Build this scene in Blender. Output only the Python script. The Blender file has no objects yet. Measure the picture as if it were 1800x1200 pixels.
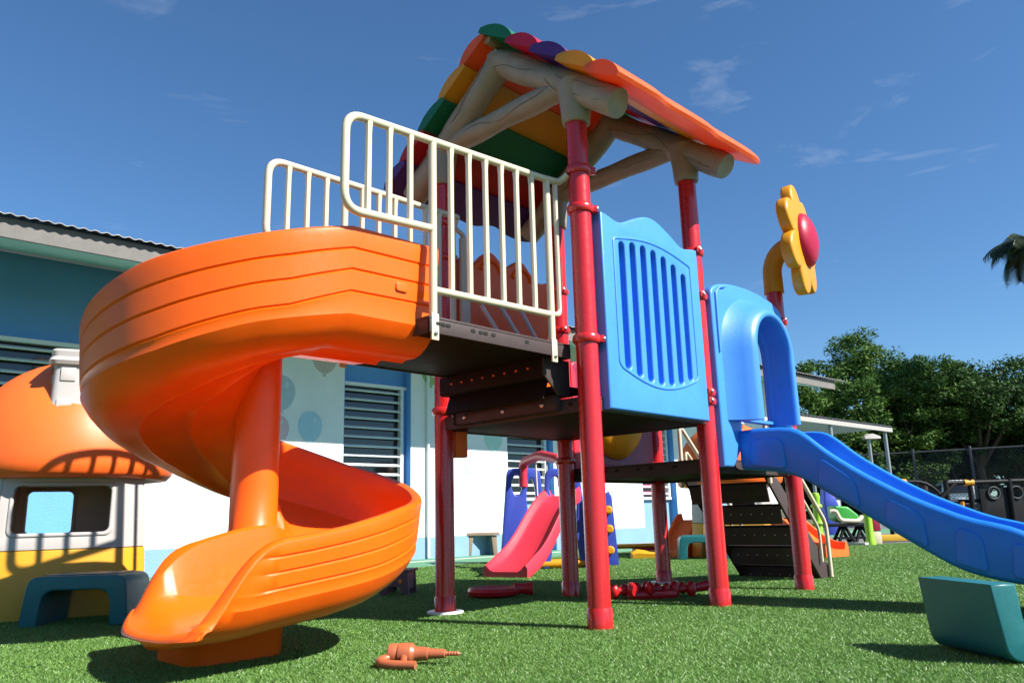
import bpy, bmesh, math, random
import numpy as np
from mathutils import Vector, Matrix
random.seed(7); rng = np.random.default_rng(7)
PI = math.pi
sc = bpy.context.scene
col = sc.collection
# ------------------------------------------------------------------ camera
FPX, PITCH, ROLL, YAW = 1375.26, .2211, -.0267, .8052
CAM = np.array([-3.1006, -2.4473, .5255])
cF = np.array([math.sin(YAW)*math.cos(PITCH), math.cos(YAW)*math.cos(PITCH), math.sin(PITCH)])
cR0 = np.array([math.cos(YAW), -math.sin(YAW), 0]); cU0 = np.cross(cR0, cF)
cR = cR0*math.cos(ROLL)+cU0*math.sin(ROLL); cU = cU0*math.cos(ROLL)-cR0*math.sin(ROLL)
FG = np.array([math.sin(YAW), math.cos(YAW), 0.]); RG = cR0.copy()
cam = bpy.data.cameras.new('camera'); camo = bpy.data.objects.new('camera', cam); col.objects.link(camo)
cam.sensor_width = 36; cam.lens = FPX/1800*36; cam.clip_end = 3000; cam.clip_start = .05
M = Matrix(((cR[0], cU[0], -cF[0], CAM[0]), (cR[1], cU[1], -cF[1], CAM[1]), (cR[2], cU[2], -cF[2], CAM[2]), (0, 0, 0, 1)))
camo.matrix_world = M
sc.camera = camo
# ------------------------------------------------------------------ sky, sun, exposure
SUN = Vector((.32, -1.08, 1.0)).normalized()
w = bpy.data.worlds.new('World'); sc.world = w; w.use_nodes = True
nt = w.node_tree; bg = nt.nodes['Background']
sky = nt.nodes.new('ShaderNodeTexSky'); sky.sky_type = 'NISHITA'; sky.sun_disc = False
sky.sun_elevation = math.asin(SUN.z); sky.sun_rotation = math.atan2(SUN.x, SUN.y)
sky.air_density = 1.0; sky.dust_density = .25; sky.ozone_density = 2.2; sky.altitude = 20
tc = nt.nodes.new('ShaderNodeTexCoord')
mp = nt.nodes.new('ShaderNodeMapping'); mp.inputs['Scale'].default_value = (2.2, 2.2, 9); mp.inputs['Rotation'].default_value = (.12, .1, .4)
nz = nt.nodes.new('ShaderNodeTexNoise'); nz.inputs['Scale'].default_value = 2.3; nz.inputs['Detail'].default_value = 8; nz.inputs['Roughness'].default_value = .62; nz.inputs['Distortion'].default_value = .5
rp = nt.nodes.new('ShaderNodeValToRGB'); rp.color_ramp.elements[0].position = .60; rp.color_ramp.elements[1].position = .95
rp.color_ramp.elements[1].color = (.34, .34, .34, 1)
mx = nt.nodes.new('ShaderNodeMix'); mx.data_type = 'RGBA'
nt.links.new(tc.outputs['Generated'], mp.inputs['Vector']); nt.links.new(mp.outputs[0], nz.inputs['Vector'])
nt.links.new(nz.outputs[0], rp.inputs[0]); nt.links.new(rp.outputs[0], mx.inputs[0])
tint = nt.nodes.new('ShaderNodeVectorMath'); tint.operation = 'MULTIPLY'; tint.inputs[1].default_value = (.53, .79, 1.0)
nt.links.new(sky.outputs[0], tint.inputs[0]); nt.links.new(tint.outputs[0], mx.inputs[6]); mx.inputs[7].default_value = (6.5, 7.0, 7.6, 1)
nt.links.new(mx.outputs[2], bg.inputs[0]); bg.inputs[1].default_value = .070
sl = bpy.data.lights.new('sun', 'SUN'); sl.energy = 5.0; sl.angle = math.radians(.5); sl.color = (1, .955, .88)
so = bpy.data.objects.new('sun', sl); col.objects.link(so); so.rotation_euler = SUN.to_track_quat('Z', 'Y').to_euler(); so.location = SUN*20
vs = sc.view_settings; vs.view_transform = 'Standard'; vs.look = 'None'; vs.exposure = 1.1; vs.gamma = 1
sc.cycles.max_bounces = 8
# ------------------------------------------------------------------ pixel helpers (photo pixels -> directions)
def ray(u, v): return cF+cR*(u-900)/FPX-cU*(v-600)/FPX
def at(u, v, d):
    r = ray(u, v); return CAM+r*(d/(r[0]*FG[0]+r[1]*FG[1]))
def gz(u, v, z=0.):
    r = ray(u, v); return CAM+r*((z-CAM[2])/r[2])
def onY(u, v, y):
    r = ray(u, v); return CAM+r*((y-CAM[1])/r[1])
def rg(a, b, c=0.):   # point a metres right, b forward of the camera foot
    p = CAM+RG*a+FG*b; return np.array([p[0], p[1], c])
# ------------------------------------------------------------------ materials
def newmat(name):
    m = bpy.data.materials.new(name); m.use_nodes = True
    return m, m.node_tree, m.node_tree.nodes['Principled BSDF']
def plastic(name, c, rough=.38, var=.10, bump=.02, spec=.5, metal=0., scale=9, coat=0., wear=0., trans=0.):
    m, t, b = newmat(name)
    tc = t.nodes.new('ShaderNodeTexCoord')
    n = t.nodes.new('ShaderNodeTexNoise'); n.inputs['Scale'].default_value = scale; n.inputs['Detail'].default_value = 6; n.inputs['Roughness'].default_value = .65
    t.links.new(tc.outputs['Object'], n.inputs['Vector'])
    mr = t.nodes.new('ShaderNodeMapRange'); mr.inputs[1].default_value = .25; mr.inputs[2].default_value = .75; mr.inputs[3].default_value = 1-var; mr.inputs[4].default_value = 1+var*.4
    t.links.new(n.outputs[0], mr.inputs[0])
    h = t.nodes.new('ShaderNodeVectorMath'); h.operation = 'SCALE'; h.inputs[0].default_value = c
    t.links.new(mr.outputs[0], h.inputs['Scale']); cout = h.outputs[0]
    if wear:   # pale scuffs and fine dust on the surface
        mpn = t.nodes.new('ShaderNodeMapping'); mpn.inputs['Scale'].default_value = (3, 9, 26); mpn.inputs['Rotation'].default_value = (.3, .2, .5)
        nw = t.nodes.new('ShaderNodeTexNoise'); nw.inputs['Scale'].default_value = 2.2; nw.inputs['Detail'].default_value = 10; nw.inputs['Roughness'].default_value = .75
        t.links.new(tc.outputs['Object'], mpn.inputs['Vector']); t.links.new(mpn.outputs[0], nw.inputs['Vector'])
        rw = t.nodes.new('ShaderNodeMapRange'); rw.inputs[1].default_value = .60; rw.inputs[2].default_value = .80; rw.inputs[3].default_value = 0; rw.inputs[4].default_value = wear
        t.links.new(nw.outputs[0], rw.inputs[0])
        mw = t.nodes.new('ShaderNodeMix'); mw.data_type = 'RGBA'; t.links.new(rw.outputs[0], mw.inputs[0]); t.links.new(cout, mw.inputs[6]); mw.inputs[7].default_value = (.42, .36, .30, 1)
        cout = mw.outputs[2]
    t.links.new(cout, b.inputs['Base Color'])
    if trans:
        tr = t.nodes.new('ShaderNodeBsdfTranslucent'); t.links.new(cout, tr.inputs[0]); ms = t.nodes.new('ShaderNodeMixShader'); ms.inputs[0].default_value = trans
        o = t.nodes['Material Output']; t.links.new(b.outputs[0], ms.inputs[1]); t.links.new(tr.outputs[0], ms.inputs[2]); t.links.new(ms.outputs[0], o.inputs[0])
    r = t.nodes.new('ShaderNodeMapRange'); r.inputs[3].default_value = rough-.07; r.inputs[4].default_value = rough+.12
    n2 = t.nodes.new('ShaderNodeTexNoise'); n2.inputs['Scale'].default_value = scale*5; n2.inputs['Detail'].default_value = 4
    t.links.new(tc.outputs['Object'], n2.inputs['Vector']); t.links.new(n2.outputs[0], r.inputs[0]); t.links.new(r.outputs[0], b.inputs['Roughness'])
    b.inputs['Specular IOR Level'].default_value = spec; b.inputs['Metallic'].default_value = metal
    if coat: b.inputs['Coat Weight'].default_value = coat; b.inputs['Coat Roughness'].default_value = .12
    if bump:
        bp = t.nodes.new('ShaderNodeBump'); bp.inputs['Strength'].default_value = bump; bp.inputs['Distance'].default_value = .02
        n3 = t.nodes.new('ShaderNodeTexNoise'); n3.inputs['Scale'].default_value = 60 if bump < .3 else 25; n3.inputs['Detail'].default_value = 5
        t.links.new(tc.outputs['Object'], n3.inputs['Vector']); t.links.new(n3.outputs[0], bp.inputs['Height']); t.links.new(bp.outputs[0], b.inputs['Normal'])
    return m
MT = dict(
 orange=plastic('orange_plastic', (.93, .118, .003), .33, .08, .012, spec=.38, wear=.16),
 orange2=plastic('orange_roof_plastic', (.92, .14, .018), .42, .06, .01),
 tile_orange=plastic('tile_orange', (.88, .14, .03), .40, .06, trans=.28),
 blue=plastic('light_blue_plastic', (.05, .235, .70), .38, .07, .012, wear=.14),
 blue2=plastic('slide_blue_plastic', (.012, .18, .64), .36, .08, .012, wear=.14),
 red=plastic('red_enamel', (.52, .014, .016), .24, .10, .0, coat=.35),
 redp=plastic('red_plastic', (.60, .028, .05), .35, .08),
 redtoy=plastic('red_toy_plastic', (.50, .012, .016), .3, .08),
 crimson=plastic('crimson_plastic', (.50, .012, .055), .38, .06, trans=.28),
 redtile=plastic('red_tile_plastic', (.52, .018, .02), .40, .06, trans=.28),
 maroon=plastic('maroon_plastic', (.26, .012, .05), .40, .08),
 green=plastic('green_plastic', (.012, .19, .085), .38, .08, trans=.28),
 purple=plastic('purple_plastic', (.11, .035, .22), .40, .08, trans=.28),
 yellow=plastic('yellow_plastic', (.75, .32, .010), .36, .06, trans=.2),
 yellow2=plastic('yellow_wall_plastic', (.62, .30, .012), .42, .06),
 log=plastic('log_plastic', (.32, .25, .18), .50, .22, .08),
 cream=plastic('cream_enamel', (.60, .52, .38), .30, .06, .0, coat=.2),
 white=plastic('white_plastic', (.44, .41, .39), .42, .08, .02),
 teal=plastic('teal_plastic', (.009, .125, .135), .40, .12, .03),
 dark=plastic('dark_plastisol', (.014, .010, .009), .6, .2, .05, spec=.12),  # step coating; also paints the shade beneath the decks
 deckb=plastic('brown_plastisol', (.060, .042, .040), .5, .18, .05, spec=.25),
 steel=plastic('steel', (.55, .55, .56), .3, .1, 0, metal=1.),
 brown=plastic('brown_toy_plastic', (.38, .105, .042), .36, .08, .02),
 toyblue=plastic('deep_blue_plastic', (.035, .06, .36), .38, .08),
 wood=plastic('bench_wood', (.28, .20, .14), .6, .25, .2),
 crate=plastic('mauve_plastic', (.10, .065, .08), .5, .12),
 black=plastic('black_plastic', (.006, .007, .008), .55, .2, .05, spec=.2),
 lime=plastic('lime_plastic', (.26, .52, .02), .4, .08),
 gplas=plastic('leaf_green_plastic', (.03, .28, .03), .4, .08),
 fencegrey=plastic('dark_fence_metal', (.055, .06, .065), .55, .15, 0, spec=.3), logdark=plastic('log_crack', (.13, .095, .065), .7, .1, 0),
 grey=plastic('galvanised', (.30, .33, .35), .42, .12, 0, metal=.6),
 lampw=plastic('lamp_white', (.36, .34, .31), .4, .05),
 carw=plastic('car_white', (.72, .74, .76), .22, .03, 0, coat=.5),
 tyre=plastic('tyre_rubber', (.015, .015, .016), .7, .1),
 rope=plastic('rope', (.55, .52, .46), .7, .1),
 hole_shade=plastic('hole_dark', (.004, .004, .004), .8, .1, 0),
 wallwhite=plastic('white_wall_paint', (.80, .80, .79), .75, .10, .30, spec=.2, scale=2.2),
 wallblue=plastic('blue_wall_paint', (.13, .33, .72), .7, .08, .25, spec=.2, scale=2.5),
 plinth=plastic('pale_blue_paint', (.20, .33, .48), .7, .12, .25, spec=.2, scale=2.5),
 fascia=plastic('weathered_fascia', (.185, .175, .165), .7, .35, .2, spec=.2, scale=1.6),
 soffit=plastic('mint_soffit', (.38, .58, .54), .75, .12, .1, spec=.2),
 roofsheet=plastic('corrugated_sheet', (.30, .28, .27), .5, .35, .1, metal=.3, scale=3),
 alum=plastic('aluminium', (.74, .76, .76), .38, .08, 0),
 bal_pink=plastic('balloon_pink', (.68, .48, .50), .7, .1, .1), bal_tan=plastic('balloon_tan', (.56, .46, .42), .7, .1, .1),
 bal_blue=plastic('balloon_blue', (.42, .60, .70), .7, .1, .1), bal_grey=plastic('balloon_grey', (.46, .55, .60), .7, .1, .1),
 bal_mint=plastic('balloon_mint', (.46, .68, .62), .7, .1, .1), bal_green=plastic('balloon_green', (.32, .50, .20), .7, .1, .1),
 bal_hi=plastic('balloon_highlight', (.58, .66, .70), .7, .05, .1),
 pinkcloth=plastic('pink_print', (.62, .09, .20), .6, .3),
 trunk=plastic('bark', (.07, .05, .035), .85, .35, .6, scale=6),
 concrete=plastic('green_concrete', (.10, .25, .15), .8, .18, .3, spec=.2, scale=3),
 kerb=plastic('kerb_concrete', (.42, .42, .40), .85, .2, .3, spec=.2),
 yellowline=plastic('yellow_paint', (.62, .36, .02), .7, .2),
)
def glassmat():
    m, t, b = newmat('louvre_glass'); b.inputs['Base Color'].default_value = (.018, .018, .022, 1); b.inputs['Roughness'].default_value = .05
    b.inputs['Specular IOR Level'].default_value = .6; return m
MT['glass'] = glassmat()
def groundmat(name, c1, c2, sc_, bump, rough=.9):
    m, t, b = newmat(name); tc = t.nodes.new('ShaderNodeTexCoord')
    n = t.nodes.new('ShaderNodeTexNoise'); n.inputs['Scale'].default_value = sc_; n.inputs['Detail'].default_value = 9; n.inputs['Roughness'].default_value = .7
    r = t.nodes.new('ShaderNodeValToRGB'); r.color_ramp.elements[0].position = .32; r.color_ramp.elements[1].position = .7
    r.color_ramp.elements[0].color = (*c1, 1); r.color_ramp.elements[1].color = (*c2, 1)
    t.links.new(tc.outputs['Object'], n.inputs['Vector']); t.links.new(n.outputs[0], r.inputs[0]); t.links.new(r.outputs[0], b.inputs['Base Color'])
    b.inputs['Roughness'].default_value = rough; b.inputs['Specular IOR Level'].default_value = .2
    bp = t.nodes.new('ShaderNodeBump'); bp.inputs['Strength'].default_value = bump; bp.inputs['Distance'].default_value = .02
    n3 = t.nodes.new('ShaderNodeTexNoise'); n3.inputs['Scale'].default_value = 140; n3.inputs['Detail'].default_value = 3
    t.links.new(tc.outputs['Object'], n3.inputs['Vector']); t.links.new(n3.outputs[0], bp.inputs['Height']); t.links.new(bp.outputs[0], b.inputs['Normal'])
    return m
MT['turf'] = groundmat('turf_backing', (.05, .12, .024), (.08, .17, .04), 1.3, .9)
MT['asphalt'] = groundmat('grey_asphalt', (.10, .10, .105), (.20, .195, .19), 1.1, .5)
MT['ground'] = groundmat('far_ground', (.07, .08, .04), (.14, .15, .08), .25, .5)
def leafmat(name, c1, c2, rough=.5, trans=.25, nscale=.6):
    m, t, b = newmat(name)
    g = t.nodes.new('ShaderNodeNewGeometry'); n = t.nodes.new('ShaderNodeTexNoise'); n.inputs['Scale'].default_value = nscale; n.inputs['Detail'].default_value = 4
    t.links.new(g.outputs['Position'], n.inputs['Vector'])
    ad = t.nodes.new('ShaderNodeMath'); ad.operation = 'ADD'
    ml = t.nodes.new('ShaderNodeMath'); ml.operation = 'MULTIPLY_ADD'; ml.inputs[1].default_value = .7; ml.inputs[2].default_value = -.35
    t.links.new(g.outputs['Random Per Island'], ml.inputs[0]); t.links.new(n.outputs[0], ad.inputs[0]); t.links.new(ml.outputs[0], ad.inputs[1])
    r = t.nodes.new('ShaderNodeValToRGB'); r.color_ramp.elements[0].position = .2; r.color_ramp.elements[1].position = .8
    r.color_ramp.elements[0].color = (*c1, 1); r.color_ramp.elements[1].color = (*c2, 1)
    t.links.new(ad.outputs[0], r.inputs[0]); t.links.new(r.outputs[0], b.inputs['Base Color'])
    b.inputs['Roughness'].default_value = rough; b.inputs['Specular IOR Level'].default_value = .5 if rough < .5 else .15
    if trans:
        tr = t.nodes.new('ShaderNodeBsdfTranslucent'); t.links.new(r.outputs[0], tr.inputs[0])
        ms = t.nodes.new('ShaderNodeMixShader'); ms.inputs[0].default_value = trans
        o = t.nodes['Material Output']; t.links.new(b.outputs[0], ms.inputs[1]); t.links.new(tr.outputs[0], ms.inputs[2]); t.links.new(ms.outputs[0], o.inputs[0])
    return m
MT['blade'] = leafmat('turf_fibre', (.090, .205, .034), (.178, .325, .074), .44, .25, .5)
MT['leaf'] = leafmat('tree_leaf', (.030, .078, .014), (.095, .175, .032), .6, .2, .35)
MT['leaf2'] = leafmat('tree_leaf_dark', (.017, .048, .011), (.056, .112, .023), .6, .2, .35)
MT['palm'] = leafmat('palm_leaf', (.012, .026, .008), (.035, .055, .016), .4, .2, .5)
# ------------------------------------------------------------------ object helpers
ROOT_INV = {}
def empty(name, loc=(0, 0, 0), rz=0., label=None, cat=None, group=None):
    o = bpy.data.objects.new(name, None); col.objects.link(o); o.empty_display_size = .1
    o.location = loc; o.rotation_euler = (0, 0, rz)
    if label: o['label'] = label; o['category'] = cat
    if group: o['group'] = group
    return o
def tag(o, label=None, cat=None, group=None, kind=None):
    if label: o['label'] = label
    if cat: o['category'] = cat
    if group: o['group'] = group
    if kind: o['kind'] = kind
    return o
def finish(me, mat, smooth=40):
    me.materials.append(MT[mat] if isinstance(mat, str) else mat)
    if smooth:
        me.shade_smooth(); me.set_sharp_from_angle(angle=math.radians(smooth))
def link(name, me, parent=None, mat4=None):
    o = bpy.data.objects.new(name, me); col.objects.link(o)
    if parent: o.parent = parent
    if mat4 is not None: o.matrix_local = mat4
    return o
class MB:
    def __init__(s): s.v = []; s.f = []
    def add(s, vs, fs):
        b = len(s.v); s.v += [tuple(map(float, p)) for p in vs]; s.f += [tuple(i+b for i in f) for f in fs]; return s
    def box(s, c, d, R=None, bev=0.):
        bm = bmesh.new(); bmesh.ops.create_cube(bm, size=1)
        for v in bm.verts: v.co = Vector((v.co.x*d[0], v.co.y*d[1], v.co.z*d[2]))
        if bev: bmesh.ops.bevel(bm, geom=list(bm.edges), offset=bev, segments=2, affect='EDGES', profile=.6)
        bm.verts.ensure_lookup_table(); bm.verts.index_update()
        R = R or Matrix.Identity(3); c = Vector(c)
        s.add([c+R@v.co for v in bm.verts], [[v.index for v in f.verts] for f in bm.faces]); bm.free(); return s
    def tube(s, pts, r, seg=10, caps=True, closed=False):
        P = [Vector(p) for p in pts]; n = len(P); rr = r if hasattr(r, '__len__') else [r]*n
        T = []
        for i in range(n):
            a = P[i-1] if (i or closed) else P[i]; b = P[(i+1) % n] if (i < n-1 or closed) else P[i]
            T.append((b-a).normalized())
        N = Vector((0, 0, 1)).cross(T[0])
        if N.length < .05: N = Vector((1, 0, 0)).cross(T[0])
        N.normalize(); vs = []
        for i in range(n):
            N = (N-T[i]*N.dot(T[i])).normalized(); B = T[i].cross(N)
            vs += [P[i]+(N*math.cos(2*PI*k/seg)+B*math.sin(2*PI*k/seg))*rr[i] for k in range(seg)]
        fs = [(i*seg+k, i*seg+(k+1) % seg, ((i+1) % n)*seg+(k+1) % seg, ((i+1) % n)*seg+k) for i in range(n if closed else n-1) for k in range(seg)]
        if caps and not closed: fs += [tuple(range(seg))[::-1], tuple(range((n-1)*seg, n*seg))]
        return s.add(vs, fs)
    def lathe(s, prof, c=(0, 0, 0), R=None, seg=20, cap=True):
        R = R or Matrix.Identity(3); c = Vector(c); n = len(prof)
        vs = [c+R@Vector((r*math.cos(2*PI*k/seg), r*math.sin(2*PI*k/seg), z)) for r, z in prof for k in range(seg)]
        fs = [(i*seg+k, i*seg+(k+1) % seg, (i+1)*seg+(k+1) % seg, (i+1)*seg+k) for i in range(n-1) for k in range(seg)]
        if cap: fs += [tuple(range(seg))[::-1], tuple(range((n-1)*seg, n*seg))]
        return s.add(vs, fs)
    def loft(s, rings, cap=True, closed=True):
        n = len(rings); k = len(rings[0]); vs = [p for r in rings for p in r]
        kk = k if closed else k-1
        fs = [(i*k+j, i*k+(j+1) % k, (i+1)*k+(j+1) % k, (i+1)*k+j) for i in range(n-1) for j in range(kk)]
        if cap and closed: fs += [tuple(range(k))[::-1], tuple(range((n-1)*k, n*k))]
        return s.add(vs, fs)
    def mesh(s, name, mat, smooth=40):
        me = bpy.data.meshes.new(name); me.from_pydata(s.v, [], s.f); me.update()
        bm = bmesh.new(); bm.from_mesh(me); bmesh.ops.recalc_face_normals(bm, faces=bm.faces); bm.to_mesh(me); bm.free()
        finish(me, mat, smooth); return me
    def build(s, name, mat, parent=None, smooth=40): return link(name, s.mesh(name, mat, smooth), parent)
def axes(X, Y, Z, o=(0, 0, 0)):
    X, Y, Z = Vector(X), Vector(Y), Vector(Z)
    return Matrix(((X.x, Y.x, Z.x, o[0]), (X.y, Y.y, Z.y, o[1]), (X.z, Y.z, Z.z, o[2]), (0, 0, 0, 1)))
def panel(name, outline, holes, th, bev, mat, M4, parent=None, smooth=40, res=2):
    """flat outline (u,v) with holes, thickness th centred on the plane, bevelled, baked with M4"""
    cu = bpy.data.curves.new(name, 'CURVE'); cu.dimensions = '2D'; cu.fill_mode = 'BOTH'
    for poly in [outline]+list(holes):
        sp = cu.splines.new('POLY'); sp.points.add(len(poly)-1)
        for i, p in enumerate(poly): sp.points[i].co = (p[0], p[1], 0, 1)
        sp.use_cyclic_u = True
    cu.extrude = max(th/2-bev, 1e-4); cu.bevel_depth = bev; cu.bevel_resolution = res; cu.offset = -bev
    o = bpy.data.objects.new(name, cu); col.objects.link(o)
    dg = bpy.context.evaluated_depsgraph_get()
    me = bpy.data.meshes.new_from_object(o.evaluated_get(dg)); bpy.data.objects.remove(o); bpy.data.curves.remove(cu)
    me.transform(M4); me.materials.clear()
    bm = bmesh.new(); bm.from_mesh(me); bmesh.ops.remove_doubles(bm, verts=bm.verts, dist=1e-5); bmesh.ops.recalc_face_normals(bm, faces=bm.faces); bm.to_mesh(me); bm.free()
    finish(me, mat, smooth)
    return link(name, me, parent)
def rrect(x0, y0, x1, y1, r, n=5):
    out = []
    for cx, cy, a in ((x1-r, y0+r, -PI/2), (x1-r, y1-r, 0), (x0+r, y1-r, PI/2), (x0+r, y0+r, PI)):
        out += [(cx+r*math.cos(a+PI/2*k/n), cy+r*math.sin(a+PI/2*k/n)) for k in range(n+1)]
    return out
def fillet(pts, r, n=5, closed=False):
    """round the corners of a 3D polyline"""
    P = [Vector(p) for p in pts]; out = []; L = len(P)
    for i in range(L):
        if not closed and i in (0, L-1): out.append(P[i]); continue
        a, b, c = P[i-1], P[i], P[(i+1) % L]; d1 = (a-b); d2 = (c-b)
        rr = min(r, d1.length*.49, d2.length*.49); p1 = b+d1.normalized()*rr; p2 = b+d2.normalized()*rr
        out += [p1*(1-t)**2+b*2*t*(1-t)+p2*t*t for t in [k/n for k in range(n+1)]]
    return out
def interp(x, tab):
    return float(np.interp(x, [t[0] for t in tab], [t[1] for t in tab]))
def copy_tree(o, parent=None):
    c = o.copy(); col.objects.link(c); c.parent = parent
    for ch in list(o.children): copy_tree(ch, c)
    return c
def flag(o, kind='structure', label=None, cat=None):
    o['kind'] = kind
    if label: o['label'] = label; o['category'] = cat
    return o
# ================================================================== SETTING
def sheet(name, poly, z, mat, th=None):
    m = MB(); m.add([(p[0], p[1], z) for p in poly], [tuple(range(len(poly)))]); return m.build(name, mat, None, 0)
TH = math.radians(-4); BT = np.array([math.cos(TH), math.sin(TH), 0]); BN = np.array([math.sin(TH), -math.cos(TH), 0])  # along facade / towards camera
B0 = np.array([3.95, 6.16, 0.])
def fac(s, n, z): return B0+BT*s+BN*n+np.array([0, 0, z])     # facade coords
flag(sheet('ground', [(-900, -900), (900, -900), (900, 900), (-900, 900)], -.030, 'ground'))
road = [rg(-10, 12.6), rg(60, 12.2), rg(60, 33), rg(-10, 33)]
flag(sheet('asphalt_yard', road, -.012, 'asphalt'))
APR = 1.45
tp = [fac(-12, APR, 0), rg(-14, -6), rg(14, -6), rg(16, 11.9), rg(7.2, 12.3), rg(4.2, 12.2), fac(14, APR, 0)]
def ground_z(x, y):
    """turf rises a few centimetres on the left side of the yard"""
    a = (x-CAM[0])*RG[0]+(y-CAM[1])*RG[1]; d = (x-CAM[0])*FG[0]+(y-CAM[1])*FG[1]
    t = np.clip((-a-1.35)/.9, 0, 1); f = np.clip((7.6-d)/1.5, 0, 1)
    return .05*(t*t*(3-2*t))*(f*f*(3-2*f))
def turf_sheet():
    A_ = np.arange(-14, 16.01, .25); D_ = np.arange(-6, 12.26, .25); na = len(A_)
    V = [CAM*np.array([1, 1, 0])+RG*a+FG*d for d in D_ for a in A_]; V = [np.array([p[0], p[1], ground_z(p[0], p[1])]) for p in V]
    F = [(j*na+i, j*na+i+1, (j+1)*na+i+1, (j+1)*na+i) for j in range(len(D_)-1) for i in range(na-1)]
    return MB().add(V, F).build('turf', 'turf', None, 60)
flag(turf_sheet())
m = MB(); cs = [fac(-12, APR, -.02), fac(14, APR, -.02), fac(14, -.5, -.02), fac(-12, -.5, -.02)]
m.add(cs+[c+np.array([0, 0, .026]) for c in cs], [(0, 1, 5, 4), (1, 2, 6, 5), (2, 3, 7, 6), (3, 0, 4, 7), (4, 5, 6, 7)])
flag(m.build('apron_path', 'concrete', None, 0))
m = MB(); m.box(fac(1, APR-.9, .008), (24, .05, .012), Matrix.Rotation(TH, 3, 'Z'))
flag(m.build('apron_joint', 'kerb', None, 0))
# turf fibres: real blades, dense near the camera
def grass():
    N = 1050000
    d = 2.15+9.6*rng.random(N)**1.55; a = (rng.random(N)*2-1)*(d*.70+.25)
    x = CAM[0]+RG[0]*a+FG[0]*d; y = CAM[1]+RG[1]*a+FG[1]*d
    nd = (x-B0[0])*BN[0]+(y-B0[1])*BN[1]; ok = nd > APR+.02; sm_ = (d+a*.03-1.02) % 2.0; ok &= ~((sm_ < .016) & (rng.random(N) < .85)); x, y, d = x[ok], y[ok], d[ok]; n = len(x)
    h = (.005+.006*rng.random(n))*(1+.03*d); wd = (.0010+.0010*rng.random(n))*(1+.13*d)
    t = rng.random(n)*2*PI; le = rng.random(n)*2*PI; lm = h*(.5+1.2*rng.random(n))
    V = np.empty((n, 3, 3), np.float32); g0 = ground_z(x, y)
    V[:, 0] = np.stack([x-np.cos(t)*wd, y-np.sin(t)*wd, g0], 1)
    V[:, 1] = np.stack([x+np.cos(t)*wd, y+np.sin(t)*wd, g0], 1)
    V[:, 2] = np.stack([x+np.cos(le)*lm, y+np.sin(le)*lm, g0+h], 1)
    me = bpy.data.meshes.new('turf_fibres'); me.vertices.add(3*n); me.vertices.foreach_set('co', V.ravel())
    me.loops.add(3*n); me.loops.foreach_set('vertex_index', np.arange(3*n, dtype=np.int32))
    me.polygons.add(n); me.polygons.foreach_set('loop_start', np.arange(0, 3*n, 3, dtype=np.int32))
    me.update(calc_edges=True); me.materials.append(MT['blade'])
    o = link('turf_fibres', me); tag(o, 'short green artificial grass fibres covering the play yard', 'grass', kind='stuff')
grass()
# ================================================================== SCHOOL BUILDING
bld = empty('school_building', tuple(fac(0, 0, 0)), 0, 'long white school building with blue louvre window bays and painted balloons', 'building')
BL = Matrix.Translation(-Vector(fac(0, 0, 0)))
RZ = Matrix.Rotation(TH, 3, 'Z')
def bpart(mb, name, mat, parent=None, smooth=40):
    mb.v = [tuple(Vector(v)-Vector(B0)) for v in mb.v]; return mb.build(name, mat, parent or bld, smooth)
def fbox(mb, s0, s1, n0, n1, z0, z1, bev=0.):
    mb.box(fac((s0+s1)/2, (n0+n1)/2, (z0+z1)/2), (s1-s0, abs(n1-n0), z1-z0), RZ, bev); return mb
HS = 3.36; SE = 9.45
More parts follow.
